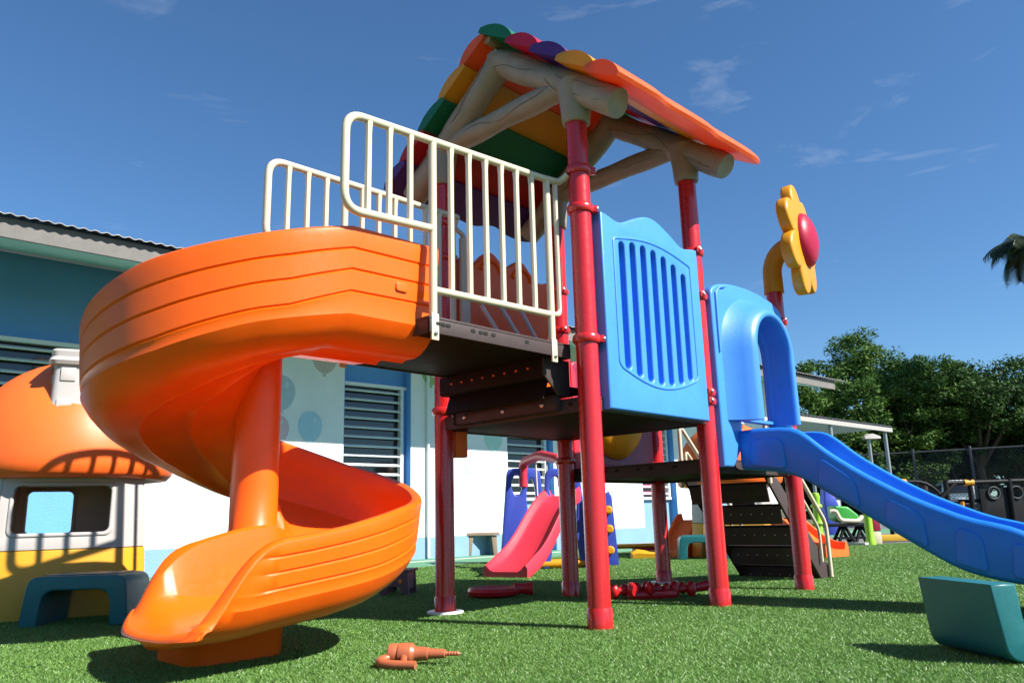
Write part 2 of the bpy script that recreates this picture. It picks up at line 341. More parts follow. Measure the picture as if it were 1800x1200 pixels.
# bays: (s0, s1, top, sill)
BAYS = [(-7.3, -3.80, 2.46, 1.0), (-1.23, -.17, 2.37, .78), (1.62, 2.62, 2.25, .78), (4.85, 5.85, 2.2, .78), (7.3, 8.3, 2.2, .78)]
REC = .16
edges = [-12.0]+[e for b in BAYS for e in b[:2]]+[SE]
for i in range(0, len(edges), 2):
    bpart(fbox(MB(), edges[i], edges[i+1], 0, -.25, .292, HS), 'wall', 'wallwhite')
    bpart(fbox(MB(), edges[i], edges[i+1], .004, -.25, 0, .290), 'plinth', 'plinth')
bpart(fbox(MB(), SE-.2, SE-.002, -.26, -6, 0, HS), 'wall', 'wallwhite')
for bi, (s0, s1, top, sill) in enumerate(BAYS):
    bpart(fbox(MB(), s0-.1, s1+.1, -REC, -.30, top, HS-.002), 'bay_panel', 'wallblue')
    bpart(fbox(MB(), s0-.1, s1+.1, -REC, -.30, 0, sill), 'bay_panel', 'plinth' if bi else 'wallblue')  # paler blue paints the sunlit lower part of the one blue panel
    # blue reveals
    for e, sg in ((s0, 1), (s1, -1)):
        bpart(fbox(MB(), min(e, e+sg*.006), max(e, e+sg*.006), -.003, -REC-.01, .0, HS-.004), 'window_reveal', 'wallblue')
    win = bpart(fbox(fbox(fbox(fbox(MB(), s0+.01, s1-.01, -REC+.06, -REC-.02, top-.045, top), s0+.01, s1-.01, -REC+.06, -REC-.02, sill, sill+.045), s0+.01, s0+.055, -REC+.058, -REC-.02, sill+.04, top-.04), s1-.10, s1-.055, -REC+.058, -REC-.02, sill+.04, top-.04), 'window', 'alum')
    bpart(fbox(MB(), s0+.02, s1-.06, -REC-.035, -REC-.05, sill+.02, top-.02), 'window_pane', 'glass', win)
    bpart(fbox(MB(), s1-.054, s1-.008, -REC+.03, -REC-.03, sill, top), 'window_jamb', 'wallblue', win)
    n = int(round((top-sill-.09)/.122)); pitch = (top-sill-.09)/n
    for k in range(n):
        z = sill+.05+pitch*(k+.5); c = fac((s0+s1)/2-.02, -REC+.032, z)
        mm = MB(); mm.box(c, (s1-s0-.15, .052, .012), RZ@Matrix.Rotation(math.radians(34), 3, 'X'), .002)
        bpart(mm, 'louvre_slat', 'alum', win)
    if bi == 3:
        for k in range(6):
            bpart(fbox(MB(), s0+.07, s1-.4, -REC-.020, -REC-.03, sill+.09+k*.12, sill+.16+k*.12), 'print_strip', 'pinkcloth', win)
# roof: corrugated sheet with eave, fascia, soffit
OV, ZE = 1.556, 3.19
def corr():
    ns, P = 2400, .095
    s = np.linspace(-12, SE+.42, ns); dz = .0075*np.sin(2*PI*s/P)
    V = []; F = []
    slope = .25
    for row, (n, zz) in enumerate([(OV+.05, ZE-.03), (-5, ZE+slope*(OV+5))]):
        for k in range(ns): V.append(fac(s[k], n, zz+dz[k]))
    for row, (n, zz) in enumerate([(OV+.05, ZE-.036), (-5, ZE+slope*(OV+5)-.006)]):
        for k in range(ns): V.append(fac(s[k], n, zz+dz[k]))
    for k in range(ns-1):
        F += [(k, k+1, ns+k+1, ns+k), (2*ns+k, 3*ns+k, 3*ns+k+1, 2*ns+k+1), (k, 2*ns+k, 2*ns+k+1, k+1)]
    return MB().add(V, F)
roof = bpart(corr(), 'roof', 'roofsheet', None, 30)
bpart(fbox(MB(), -12, SE+.05, OV-.02, OV-.05, ZE-.222, ZE-.050), 'fascia_board', 'fascia', roof)
m = MB(); a = [fac(-12, OV-.05, ZE-.212), fac(SE+.03, OV-.05, ZE-.212), fac(SE+.03, -.05, HS-.005), fac(-12, -.05, HS-.005)]
m.add(a+[p+np.array([0, 0, .03]) for p in a], [(0, 1, 2, 3), (4, 5, 6, 7), (0, 1, 5, 4), (1, 2, 6, 5), (3, 0, 4, 7)])
bpart(m, 'soffit', 'soffit', roof, 0)
m = MB(); m.tube([fac(-1.9+2.0, .035, 2.9), fac(.1, .035, .02)], .022, 8); bpart(m, 'downpipe', 'alum')
# painted balloons on the wall
def balloon(u, v, h, mat, asp=.82, tail=True):
    r = ray(u, v); t = ((B0-CAM)@BN)/(r@BN); p = CAM+r*t
    s = (p-B0)@BT; z = p[2]
    pts = []
    for k in range(28):
        a = 2*PI*k/28; rr = h/2; x = rr*asp*math.sin(a)*(1+.10*math.cos(a)); pts.append((x, rr*math.cos(a)))
    pts = [(x, y) for x, y in pts]
    M4 = axes(BT, (0, 0, 1), BN, Vector(fac(s, .004, z))-Vector(B0))
    o = panel('painted_balloon', pts[::-1], [], .006, .001, mat, M4, bld, 30, 0)
    pk = panel('balloon_knot', [(-.03, -h/2-.035), (.03, -h/2-.035), (0, -h/2+.01)], [], .006, .001, mat, M4, o, 30, 0)
    hl = [(h*.15+h*.05*math.cos(2*PI*k/12), h*.24+h*.09*math.sin(2*PI*k/12)) for k in range(12)]
    panel('balloon_shine', hl, [], .008, .001, 'bal_hi', M4, o, 30, 0)
for a in [(571, 626, .46, 'bal_tan'), (495, 690, .44, 'bal_grey'), (545, 750, .40, 'bal_blue'), (488, 754, .36, 'bal_pink'), (829, 811, .37, 'bal_blue'), (867, 768, .44, 'bal_mint'), (757, 652, .42, 'bal_green'), (1215, 690, .4, 'bal_mint')]: balloon(*a)
# ================================================================== PLAYSET
ps = empty('playset', (0, 0, 0), 0, 'tall playground climbing set with spiral slide, straight slide, railings and tile roof', 'playset')
L = 1.12
POSTS = dict(A=(0, 0), B=(0, L), C=(L, 0), D=(L, L), E=(2*L, L), F=(2*L, 0))
RINGS = dict(A=(2.34, 2.12, 1.41), B=(2.36, 2.13, 1.40, 1.16), C=(2.13, 1.84, 1.235, 1.18), D=(2.12, 1.83, 1.40, .90), E=(.90, 1.5), F=(1.86, 1.30, 1.245))
for k, (x, y) in POSTS.items():
    zt = 2.66 if k in 'ABCD' else (1.80 if k == 'E' else 2.16)
    p = MB().lathe([(.063, 0), (.063, .085), (.0575, .095), (.057, .1), (.057, zt-.004), (.05, zt)], (x, y, 0), seg=28).build('post', 'red', ps)
    for z in RINGS[k]:
        r = MB().lathe([(.057, -.022), (.066, -.022), (.071, -.014), (.0735, 0), (.071, .014), (.066, .022), (.057, .022)], (x, y, z), seg=28, cap=False)
        ax = Vector((1.0 if k in 'AB' else -.6, -1.0 if y < .5 else -1, 0)).normalized()
        c = Vector((x, y, z))+ax*.078
        r.box(c, (.03, .034, .036), Matrix.Rotation(math.atan2(ax.y, ax.x), 3, 'Z'), .006)
        ro = r.build('clamp_ring', 'red', p)
        MB().lathe([(.008, 0), (.008, .006), (.004, .009)], c+Vector((0, -.016, 0)), Matrix.Rotation(PI/2, 3, 'X'), 8).build('clamp_bolt', 'steel', p)
    if k in 'BE': MB().lathe([(.105, 0.004), (.105, .014), (.1, .016)], (x, y, 0), seg=24).build('base_plate', 'alum', p)
# --- decks
def deck(name, x0, x1, y0, y1, zt, h, ribs=5, dirx=True):
    o = MB()
    o.box(((x0+x1)/2, (y0+y1)/2, zt-.006), (x1-x0, y1-y0, .012), None, .003)
    dk = o.build(name, 'deckb', ps)
    MB().box(((x0+x1)/2, (y0+y1)/2, zt-.045), (x1-x0-.03, y1-y0-.03, .05), None, .003).build('deck_shade_skin', 'dark', dk)  # dark sheet added so the deck's underside reads as shaded
    for (a, b, c, d) in ((x0, x1, y0, y0), (x0, x1, y1, y1), (x0, x0, y0, y1), (x1, x1, y0, y1)):
        sx = (b-a) if b > a else .012; sy = (d-c) if d > c else .012
        cx = (a+b)/2+(0 if b > a else (.006 if a == x0 else -.006)); cy = (c+d)/2+(0 if d > c else (.006 if c == y0 else -.006))
        MB().box((cx, cy, zt-.013-h/2), (sx, sy, h), None, .003).build('deck_edge', 'deckb', dk)
    for k in range(ribs):
        t = (k+1)/(ribs+1)
        if dirx: MB().box(((x0+x1)/2, y0+(y1-y0)*t, zt-.013-h*.4), (x1-x0-.03, .03, h*.8), None, .004).build('deck_rib', 'dark', dk)
        else: MB().box((x0+(x1-x0)*t, (y0+y1)/2, zt-.013-h*.4), (.03, y1-y0-.03, h*.8), None, .004).build('deck_rib', 'dark', dk)
    return dk
def hole(parent, p, n, r=.009, L2=.02, mat='hole_shade', name='slot_shade'):  # flat plate coloured as a hole; near-black stands for the shade inside
    n = Vector(n).normalized(); t = Vector((0, 0, 1)).cross(n).normalized(); b = n.cross(t)
    pts = [(L2/2+r*math.cos(a), r*math.sin(a)) for a in np.linspace(-PI/2, PI/2, 6)]+[(-L2/2-r*math.cos(a), -r*math.sin(a)) for a in np.linspace(-PI/2, PI/2, 6)]
    panel(name, pts, [], .004, .0005, mat, axes(t, b, n, Vector(p)+n*.001), parent, 30, 0)
d1 = deck('main_deck', -.03, L+.03, -.03, L+.03, 1.115, .062, 2, False)
d2 = deck('lower_deck', L+.05, 2*L+.03, -.0, L+.03, .845, .075, 2)
d3 = deck('upper_deck', -.98, -.03, .085, .905, 1.392, .062, 2)
for x in (-.93, -.90, -.87, -.72, -.67, -.64, -.59, -.36): hole(d3, (x, .085, 1.36), (0, -1, 0), .008, .012)
for y in (.06, .27, .45, .55, .72, .82, .90, .98): hole(d2, (L+.05, y, .812), (-1, 0, 0), .009, .016)
for y in (.1, .95): hole(d1, (-.03, y, 1.085), (-1, 0, 0), .009, .016)
# step between main deck and upper deck, seen from below
st = MB().box((-.16, .56, 1.272), (.02, .80, .10), None, .004).build('step_riser', 'dark', ps)
MB().box((.10, .56, 1.182), (.30, .80, .016), None, .004).build('step_tread', 'dark', st)
MB().box((-.105, .58, 1.17), (.014, .76, .115), Matrix.Rotation(math.radians(20), 3, 'Y'), .003).build('step_guard', 'dark', st)
MB().box((-.09, .56, 1.222), (.15, .80, .012), None, .003).build('step_shelf', 'dark', st)
panel('step_cheek', [(-.17, 1.32), (-.17, 1.23), (-.06, 1.13), (.03, 1.13), (.03, 1.32)], [], .012, .002, 'deckb', axes((1, 0, 0), (0, 0, 1), (0, -1, 0), (0, .155, 0)), st)
MB().box((-.052, .56, 1.095), (.012, .80, .085), None, .02).build('step_flange', 'deckb', st)
for y in (.27, .56, .87): MB().lathe([(.014, 0), (.014, .006), (.008, .010)], (-.058, y, 1.095), Matrix.Rotation(-PI/2, 3, 'Y'), 12).build('bolt', 'steel', st)
for k in range(8): hole(st, (-.171, .26+.085*k, 1.275), (-1, 0, 0), .005, .006, 'orange', 'hole_light_plate')  # orange plates painted as light showing through the riser holes
# --- safety rails
def rail(y, xs, slope, topz, botz, farend):
    rt = .019
    def Z(x): return topz+slope*(x+.7)
    x0, x1 = xs['end'], xs['post']
    pts = [(x1, y, Z(x1)+botz[0]), (x0, y, Z(x0)+botz[0]), (x0, y, Z(x0)), (xs['in'], y, Z(xs['in']))]
    pts = fillet(pts, .085, 7)
    if farend == 'near': pts += fillet([(xs['in'], y, Z(xs['in'])), (-.06, y-.012, Z(-.06)), (-.055, .03, Z(-.06)+.03)], .05, 4)[1:]
    frame = MB().tube(pts, rt, 10).build('guard_rail', 'cream', ps)
    for xp in (xs['post'], xs['post2']):
        zb = xs['zb']
        o = MB().tube([(xp, y, Z(xp)), (xp, y, zb+.05)], .019, 10); o.box((xp, y-.012, zb), (.042, .010, .12), None, .004)
        po = o.build('rail_post', 'cream', frame)
        MB().lathe([(.010, 0), (.010, .006), (.005, .010)], (xp, y-.017, zb-.03), Matrix.Rotation(PI/2, 3, 'X'), 10).build('bolt', 'steel', frame)
    zb2 = xs['zlow']
    MB().tube([(xs['post'], y, zb2), (xs['post2'], y, zb2+.02)], .0175, 10).build('rail_bar', 'cream', frame)
    if farend == 'near':
        MB().tube(fillet([(-.085, y, Z(-.085)), (-.085, y, zb2+.03), (xs['post2'], y, zb2+.025)], .06, 6), .014, 8).build('rail_loop', 'cream', frame)
    for x in xs['short']: MB().tube([(x, y, Z(x)), (x, y, Z(x)-.06), (x, y, Z(x)+botz[0])], [.019, .0145, .0145], 8).build('baluster', 'cream', frame)
    for x in xs['long']: MB().tube([(x, y, Z(x)), (x, y, Z(x)-.06), (x, y, zb2+.01)], [.019, .0145, .0145], 8).build('baluster', 'cream', frame)
    return frame
rail(.10, dict(end=-1.415, post=-.945, post2=-.155, **{'in': -.20}, zb=1.345, zlow=1.515, short=[-1.30, -1.19, -1.075], long=[-.835, -.72, -.61, -.50, -.39, -.275]), .066, 2.245, (-.43,), 'near')
rail(.87, dict(end=-1.345, post=-.90, post2=-.14, **{'in': -.10}, zb=1.345, zlow=1.515, short=[-1.235, -1.125, -1.015], long=[-.79, -.68, -.57, -.46, -.35, -.245]), .02, 2.295, (-.43,), 'far')
m = MB().tube(fillet([(-.10, .87, 2.307), (.0, 1.02, 2.31), (.13, 1.06, 2.30), (.13, 1.06, 2.20)], .08, 6), .0165, 10); m.build('rail_return', 'cream', ps)
MB().box((.13, 1.06, 1.74), (.075, .03, 1.08), None, .012).build('rail_panel', 'cream', ps)
# --- spiral slide
CX, CY, RO = -1.327, .90, .752
RIM = [(-40, 1.742), (0, 1.735), (38, 1.612), (66, 1.535), (90, 1.445), (150, 1.22), (216, .98), (248, .83), (278, .725), (308, .63), (335, .578), (350, .54), (360, .513), (380, .478)]
ZB = [(-40, 1.245), (0, 1.24), (30, 1.165), (60, 1.06), (90, .985), (124, .915), (161, .80), (190, .68), (230, .54), (270, .41), (300, .31), (321, .25), (345, .19), (360, .165), (380, .14)]
G3 = [(-40, .275), (0, .28), (27, .32), (49, .36), (71, .42), (110, .40), (200, .33), (300, .235), (360, .22), (380, .22)]
def slide_section(zr, zb, g, zi, e=1.0, RO=RO, gd=1.0):
    """closed profile as (r,z): underside -> outer wall -> rim -> trough -> inner edge"""
    g *= e; P = []
    P += [(.095, zb+.05), (.16, zb+.045), (.25, zb+.038), (.285, zb+.020), (.32, zb+.036), (.40, zb+.022), (.46, zb+.016), (.49, zb-.004), (.52, zb+.006), (.58, zb+.004), (.625, zb+.016), (.665, zb+.04), (.70, zb+.075), (.727, zb+.118)]
    z3 = max(zr-g, zb+.15*e+.02); top = zr-.022
    ro = RO
    def lap(z, r): return [(r-.004*gd-.002*(1-gd), z-.010), (r-.010*gd-.002*(1-gd), z-.003), (r-.002, z+.004)]
    span = zr-z3
    P += [(ro-.026, (zb+.118+z3)/2)] if z3 > zb+.13 else [(ro-.03, zb+.12)]
    for fr, rr in ((1.0, ro-.016), (.67, ro-.008), (.35, ro-.002)): P += lap(zr-span*fr, rr)
    P += [(ro+.002, zr-span*.12), (ro, zr-.012), (ro-.012, zr-.002), (ro-.028, zr), (ro-.044, zr-.006), (ro-.054, zr-.022)]
    zf = zb+.055
    P += [(ro-.064, max(zr-.10, zf+.10)), (ro-.085, zf+.085), (ro-.125, zf+.028), (ro-.20, zf+.004), (.42, zf), (.30, zf+.004), (.215, zf+.02), (.165, min(zi-.012, zf+.06)), (.135, zi-.012), (.115, zi-.001), (.098, zi-.004), (.088, zi-.022)]
    return P
def slide_world(P, phi, s):
    a = math.radians(phi)
    return [(CX+s-r*math.sin(a), CY-r*math.cos(a), z) for r, z in P]
rings = []
for s in (.455, .45, .44, .30, .15, .05):
    rings.append(slide_world(slide_section(interp(-s*80, RIM), interp(-s*80, ZB), interp(-s*80, G3), 1.52), 0, s))
for ph in np.arange(0, 360.1, 4):
    zi = interp(ph, [(0, 1.52), (40, interp(40, ZB)+.20), (300, interp(300, ZB)+.20), (360, .525)]) if (ph < 40 or ph > 300) else interp(ph, ZB)+.20
    rings.append(slide_world(slide_section(interp(ph, RIM), interp(ph, ZB), interp(ph, G3), zi), ph, 0))
XR = [(0, .513), (.15, .488), (.29, .472), (.34, .445), (.39, .40), (.44, .335), (.48, .285), (.52, .238), (.56, .198), (.60, .18)]
XI = [(0, .525), (.10, .515), (.22, .49), (.33, .458), (.40, .42), (.45, .365), (.49, .305), (.53, .248), (.56, .205), (.60, .18)]
def smt(x, tab): return sum(interp(x+o, tab) for o in (-.03, -.015, 0, .015, .03))/5
def exit_ring(s, roll=0.):
    t = max(0., (s-.26)/.34); w_ = t*t*(3-2*t); se = s-.05*t
    zr, zi = smt(se, XR), smt(se, XI); zb = .165-.045*min(1, s/.40); zf = zb+.055; z0 = interp(min(se, .28), XR)
    P = slide_section(z0, zb, .22, zi, 1.0, RO, max(0., min(1., (.40-s)/.14))); n0 = len(P)-12; out = []
    for i, (r, z) in enumerate(P):
        q = abs((r-.43)/.322); side = zr if r > .43 else zi
        bowl = zf-.004+(side-zf)*min(1.02, q)**3.0
        if i < n0-6:
            if r > .43:
                c_ = zr-.012-.0010*(n0-6-i); z2 = -math.log(math.exp(-z*90)+math.exp(-c_*90))/90
                f = max(0., min(1., (z-z2)/.03)); r = r*(1-f)+max(r, RO-.004)*f; z = z2
        elif i < n0: z = z-z0+zr
        else: z = z*(1-w_)+bowl*w_ if r < .43 else (zf+(z-zf)*(zr-zf)/(z0-zf))*(1-w_)+bowl*w_
        mid = zb+.032+(side-.075-zb)*.8*max(0., min(1., (q-.45)/.55))**2
        a = roll*PI/2; zz = mid+(z-mid)*math.cos(a)
        out.append((CX-s+t*t*.07*min(1.05, q)**3-.045*math.sin(a)*(1-.35*min(1, q)), CY-r, zz))
    return out
for s in (.04, .08, .12, .16, .20, .24, .27, .30, .33, .36, .39, .42, .45, .48, .51, .54, .57, .60): rings.append(exit_ring(s))
for rl in (.15, .3, .45, .6, .75, .88, .97): rings.append(exit_ring(.60, rl))
MBs = MB().loft(rings, True)
ss = MBs.build('spiral_slide', 'orange', ps, 32)
MB().lathe([(.115, .20), (.108, .50), (.104, .505), (.104, .70), (.10, 1.28), (.10, 1.33)], (CX, CY, 0), seg=28).build('column', 'orange', ss)
# pedestal
def ped(z, gx, gy): return [(-1.50+px*gx, .80+py*gy, z) for px, py in rrect(-1, -1, 1, 1, .45, 6)]
MB().loft([ped(.0, .205, .185), ped(.10, .21, .19), ped(.125, .23, .205), ped(.15, .26, .235)]).build('pedestal', 'orange', ss)
pt = onY(712, 503, .137)
panel('raised_plate', rrect(-.032, -.020, .032, .020, .012), [], .006, .0025, 'orange', axes((1, 0, 0), (0, 0, 1), (0, -1, 0), (pt[0], .1575, pt[2])), ss)
# --- panels
def slot(cx, y0, y1, r, n=6):
    return [(cx+r*math.cos(a), y1+r*math.sin(a)) for a in np.linspace(0, PI, n+1)]+[(cx+r*math.cos(a), y0+r*math.sin(a)) for a in np.linspace(PI, 2*PI, n+1)]
def wavy_top(x0, x1, z0, zt, bumps):
    pts = [(x0, z0), (x1, z0)]
    for t in np.linspace(1, 0, 41):
        x = x0+(x1-x0)*t; pts.append((x, zt(t)))
    return pts
def front_panel():
    def top(t):
        b = 2.115; return b+.085*math.exp(-((t-.5)/.20)**2)-.028*(math.exp(-((t-.17)/.09)**2)+math.exp(-((t-.83)/.09)**2))
    out = wavy_top(.075, 1.045, 1.05, top, 3)
    M4 = axes((1, 0, 0), (0, 0, 1), (0, -1, 0), (0, -.03, 0))
    slots = []
    for k in range(7):
        x = .255+.102*k; t = (k-3)/3.0
        slots.append(slot(x, 1.30-.055*(1-t*t), 1.925+.05*(1-t*t)-.03*t, .026))
    p = panel('front_panel', out, slots, .09, .012, 'blue', M4, ps, 40, 3)
    # backing sheet behind the slots and raised moulding round them
    panel('slot_backing', rrect(.2, 1.2, .93, 2.02, .06), [], .02, .003, 'blue', axes((1, 0, 0), (0, 0, 1), (0, -1, 0), (0, .002, 0)), p)
    edge = [(.175, 1.98)]+[(.175+.77*t, 1.985+.055*math.sin(PI*t)) for t in np.linspace(.03, .97, 14)]+[(.945, 1.98), (.945, 1.30)]+[(.945-.77*t, 1.285-.085*math.sin(PI*t)) for t in np.linspace(.03, .97, 14)]+[(.175, 1.30)]
    MB().tube(fillet([(x, -.0735, z) for x, z in edge], .03, 4, True), .008, 8, False, True).build('slot_moulding', 'blue', p)
front_panel()
# orange panel at the back of the main deck
def back_panel():
    def top(t):
        return 2.12+.15*math.exp(-((t-.36)/.13)**2)+.15*math.exp(-((t-.66)/.13)**2)+.05*math.exp(-((t-.05)/.1)**2)+.05*math.exp(-((t-.97)/.1)**2)
    p = panel('back_panel', wavy_top(.075, 1.045, 1.06, top, 2), [], .07, .012, 'orange', axes((1, 0, 0), (0, 0, 1), (0, -1, 0), (0, L+.03, 0)), ps, 40, 3)
    for x in (.42, .72):
        MB().tube([(x+.10*math.cos(a), L-.008, 2.09+.12*math.sin(a)) for a in np.linspace(.35, PI-.35, 12)], .014, 8).build('panel_moulding', 'orange', p)
    for k in range(3):
        a_ = onY((846, 881, 916)[k], (537, 541, 547)[k], 1.0); b_ = onY((873, 909, 940)[k], (580, 586, 592)[k], 1.0); b_ = a_+(b_-a_)*1.5
        MB().tube([a_, b_], .014, 8).build('panel_bar', 'alum', p)
    MB().box((.13, L+.02, 1.14), (.10, .07, .50), None, .01).build('panel_leg', 'orange', p)
back_panel()
# maroon window panel of the lower deck
mp_ = panel('bubble_panel', rrect(L+.07, .84, 2*L-.07, 1.62, .05), [[(1.68+.29*math.cos(2*PI*k/32), 1.22+.29*math.sin(2*PI*k/32)) for k in range(32)]], .06, .012, 'maroon', axes((1, 0, 0), (0, 0, 1), (0, -1, 0), (0, L, 0)), ps)
MB().lathe([(.30, 0), (.29, .05), (.245, .11), (.165, .155), (.07, .175), (.001, .18)], (1.68, L+.0, 1.22), Matrix.Rotation(PI/2, 3, 'X'), 28, False).build('bubble_window', 'yellow', mp_)
panel('lit_panel_edge', [(0, .80), (.13, .80), (.05, 1.10), (.05, 1.52), (0, 1.62)], [], .05, .008, 'redp', axes((1, 0, 0), (0, 0, 1), (0, -1, 0), (L+.06, L-.01, 0)), mp_)  # brighter red paints the sunlit edge of the maroon panel
# --- straight slide hood
def hood():
    cxh, r0 = 1.68, .20
    out = [(1.185, .79), (1.30, .79), (1.44, .93), (1.44, 1.09), (1.92, 1.09), (1.92, .93), (2.06, .79), (2.175, .79)]
    n = 24
    for k in range(n+1):
        t = k/n; a = PI*t; x = 1.68+.495*math.cos(a); ct = abs(math.cos(a))
        z = 1.86+.13*(max(0, math.sin(a))**.8) if abs(math.cos(a)) < .999 else 1.86
        out.append((x, z))
    out = [p for p in out]
    arch = [(cxh-.225, 1.10), (cxh+.225, 1.10)]+[(cxh+.225*math.cos(a), 1.53+.225*math.sin(a)) for a in np.linspace(0, PI, 15)]
    h = panel('slide_hood', out, [arch], .06, .014, 'blue', axes((1, 0, 0), (0, 0, 1), (0, -1, 0), (0, -.04, 0)), ps, 40, 3)
    # moulded arch standing proud of the panel
    path = [(-1, z) for z in np.linspace(1.075, 1.50, 8)]
    rings = []
    prof = [(.228, 0), (.228, .13), (.233, .155), (.248, .168), (.27, .165), (.298, .145), (.33, .10), (.37, .05), (.415, .012), (.43, .0)]
    for z in np.linspace(1.075, 1.53, 10): rings.append([(cxh-r, -.06-d, z) for r, d in prof])
    for a in np.linspace(PI, 0, 25)[1:-1]: rings.append([(cxh+r*math.cos(a)*1.0, -.06-d, 1.53+r*math.sin(a)*(1.0 if r < .25 else 1-.10*(r-.25)/.18)) for r, d in prof])
    for z in np.linspace(1.53, 1.075, 10): rings.append([(cxh+r, -.06-d, z) for r, d in prof])
    MB().loft(rings, True, True).build('hood_arch', 'blue', h, 50)
    MB().tube([(1.245+.012*math.sin(z*3), -.074, z) for z in np.linspace(1.50, 1.88, 6)]+[(1.285, -.074, 1.925), (1.36, -.074, 1.945)], .010, 8).build('hood_moulding', 'blue', h)
hood()
# --- straight blue slide
def blue_slide():
    RIMY = [(-.07, 1.015), (-.20, 1.02), (-.40, 1.01), (-.46, .985), (-.61, .845), (-.80, .71), (-1.03, .575), (-1.28, .465), (-1.45, .425), (-1.52, .395), (-1.62, .33), (-1.75, .27), (-1.95, .225), (-2.05, .20)]
    BOT = [(-.07, .775), (-.30, .75), (-.42, .715), (-.73, .515), (-1.0, .335), (-1.2, .21), (-1.35, .165), (-1.55, .135), (-1.75, .10), (-2.05, .07)]
    X0, X1 = 1.385, 1.865; rings = []
    ys = np.concatenate([np.linspace(-.07, -.40, 6), np.linspace(-.44, -.66, 8), np.linspace(-.74, -1.45, 11), np.linspace(-1.5, -2.05, 9)])
    RIMs = list(RIMY)
    def sm(y, tab): return sum(interp(y+o, [(-a, b) for a, b in [(-p, q) for p, q in tab]][::-1]) for o in (-.05, -.025, 0, .025, .05))/5
    for y in ys:
        zr, zb = sm(y, RIMY), sm(y, BOT); zf = zb+min(.075, (zr-zb)*.55); a, b = X0, X1
        h = zr-zb
        rings.append([(a+.03, y, zb), (a+.008, y, zb+.012), (a, y, zb+.03), (a, y, zb+h*.5), (a-.002, y, zr-.03), (a+.006, y, zr-.008), (a+.022, y, zr), (a+.038, y, zr-.008), (a+.045, y, zr-.03), (a+.055, y, min(zf+.06, zr-.032)), (a+.085, y, zf+.012), (a+.13, y, zf),
                      (b-.13, y, zf), (b-.085, y, zf+.012), (b-.055, y, min(zf+.06, zr-.032)), (b-.045, y, zr-.03), (b-.038, y, zr-.008), (b-.022, y, zr), (b-.006, y, zr-.008), (b+.002, y, zr-.03), (b, y, zb+h*.5), (b, y, zb+.03), (b-.008, y, zb+.012), (b-.03, y, zb)])
    o = MB().loft(rings).build('straight_slide', 'blue2', ps, 45)
    for (ya, yb) in ((-.13, -.36), (-.54, -.76), (-.88, -1.08), (-1.20, -1.34), (-1.44, -1.56)):
        top = lambda y: sm(y, RIMY)-.065; bot = lambda y: sm(y, BOT)+.028
        P = [(ya, bot(ya)), (ya-.015, top(ya-.03)-.02), (ya-.04, top(ya-.04)), (yb+.03, top(yb+.03)), (yb+.008, top(yb)-.03), (yb, bot(yb))]
        P = [(p.x, p.y) for p in fillet([(a, b, 0) for a, b in P], .03, 3, True)]
        panel('side_recess', P[::-1], [], .020, .009, 'blue2', axes((0, 1, 0), (0, 0, 1), (1, 0, 0), (X0-.001, 0, 0)), o, 50, 2)
    MB().box((1.625, -1.72, .06), (.40, .30, .12), None, .02).build('slide_foot', 'blue2', o)
blue_slide()
# --- flower on post F
def flower():
    n = Vector((.20, -.98, .02)).normalized(); t = Vector((0, 0, 1)).cross(n).normalized(); b = n.cross(t)
    R3 = Matrix((t, b, n)).transposed(); c = Vector((2.265, -.18, 2.43))
    f = MB().tube([(2.24, 0, 2.08), (2.24, 0, 2.11), (2.24, 0, 2.22)]+[(2.24+.012*(1-math.cos(a)), -.17*(1-math.cos(a))*.9, 2.22+.19*math.sin(a)) for a in np.linspace(.15, PI/2, 9)]+[tuple(c+n*-.02)], [.072, .070]+[.068]*11+[.066], 20).build('flower_stem', 'yellow', ps)
    for k in range(7):
        a = 2*PI*k/7+.25; pts = []
        for q in np.linspace(0, 2*PI, 27)[:-1]:
            pts.append((.135*math.sin(q)*(1+.12*math.cos(q)), .235+.185*math.cos(q)))
        rot = Matrix.Rotation(a, 4, 'Z')
        M4 = axes(t, b, n, c+n*.045) @ rot @ Matrix.Rotation(-.06, 4, 'X')
        panel('petal', pts[::-1], [], .085, .022, 'yellow', M4, f, 50, 3)
    MB().lathe([(.20, .02), (.20, .085), (.185, .112), (.14, .138), (.08, .155), (.001, .160)], c, R3, 28, False).build('flower_centre', 'crimson', f)
    return f
flower()
# --- roof frames of moulded logs
def lumpy(p0, p1, r, n=14, seg=14, seed=0):
    p0, p1 = Vector(p0), Vector(p1); T = (p1-p0).normalized(); N = Vector((1, 0, 0)); N = (N-T*N.dot(T)).normalized(); B = T.cross(N)
    rr = random.Random(seed); ph = [rr.random()*6 for _ in range(6)]; rings = []
    for i in range(n+1):
        t = i/n; ring = []
        for k in range(seg):
            a = 2*PI*k/seg; f = r*(1+.05*math.sin(5*t*3+2*a+ph[0])+.035*math.sin(11*t+3*a+ph[1]))
            if i in (0, n): f *= .93
            ring.append(p0+(p1-p0)*t+(N*math.cos(a)+B*math.sin(a))*f)
        rings.append(ring)
    return MB().loft(rings)
def crack(p0, p1, r, off, parent, seed):
    p0, p1 = Vector(p0), Vector(p1); T = (p1-p0).normalized(); N = Vector((-1, 0, 0)); B = T.cross(N); rr = random.Random(seed); a0 = rr.random()*6; pts = []
    for i in range(19):
        t = .06+.88*i/18; a = off+.34*math.sin(t*9+a0)+.15*math.sin(t*21+a0)
        pts.append(p0+(p1-p0)*t+(N*math.cos(a)+B*math.sin(a))*r*1.015)
    MB().tube(pts, .0016, 5).build('log_crack', 'logdark', parent)
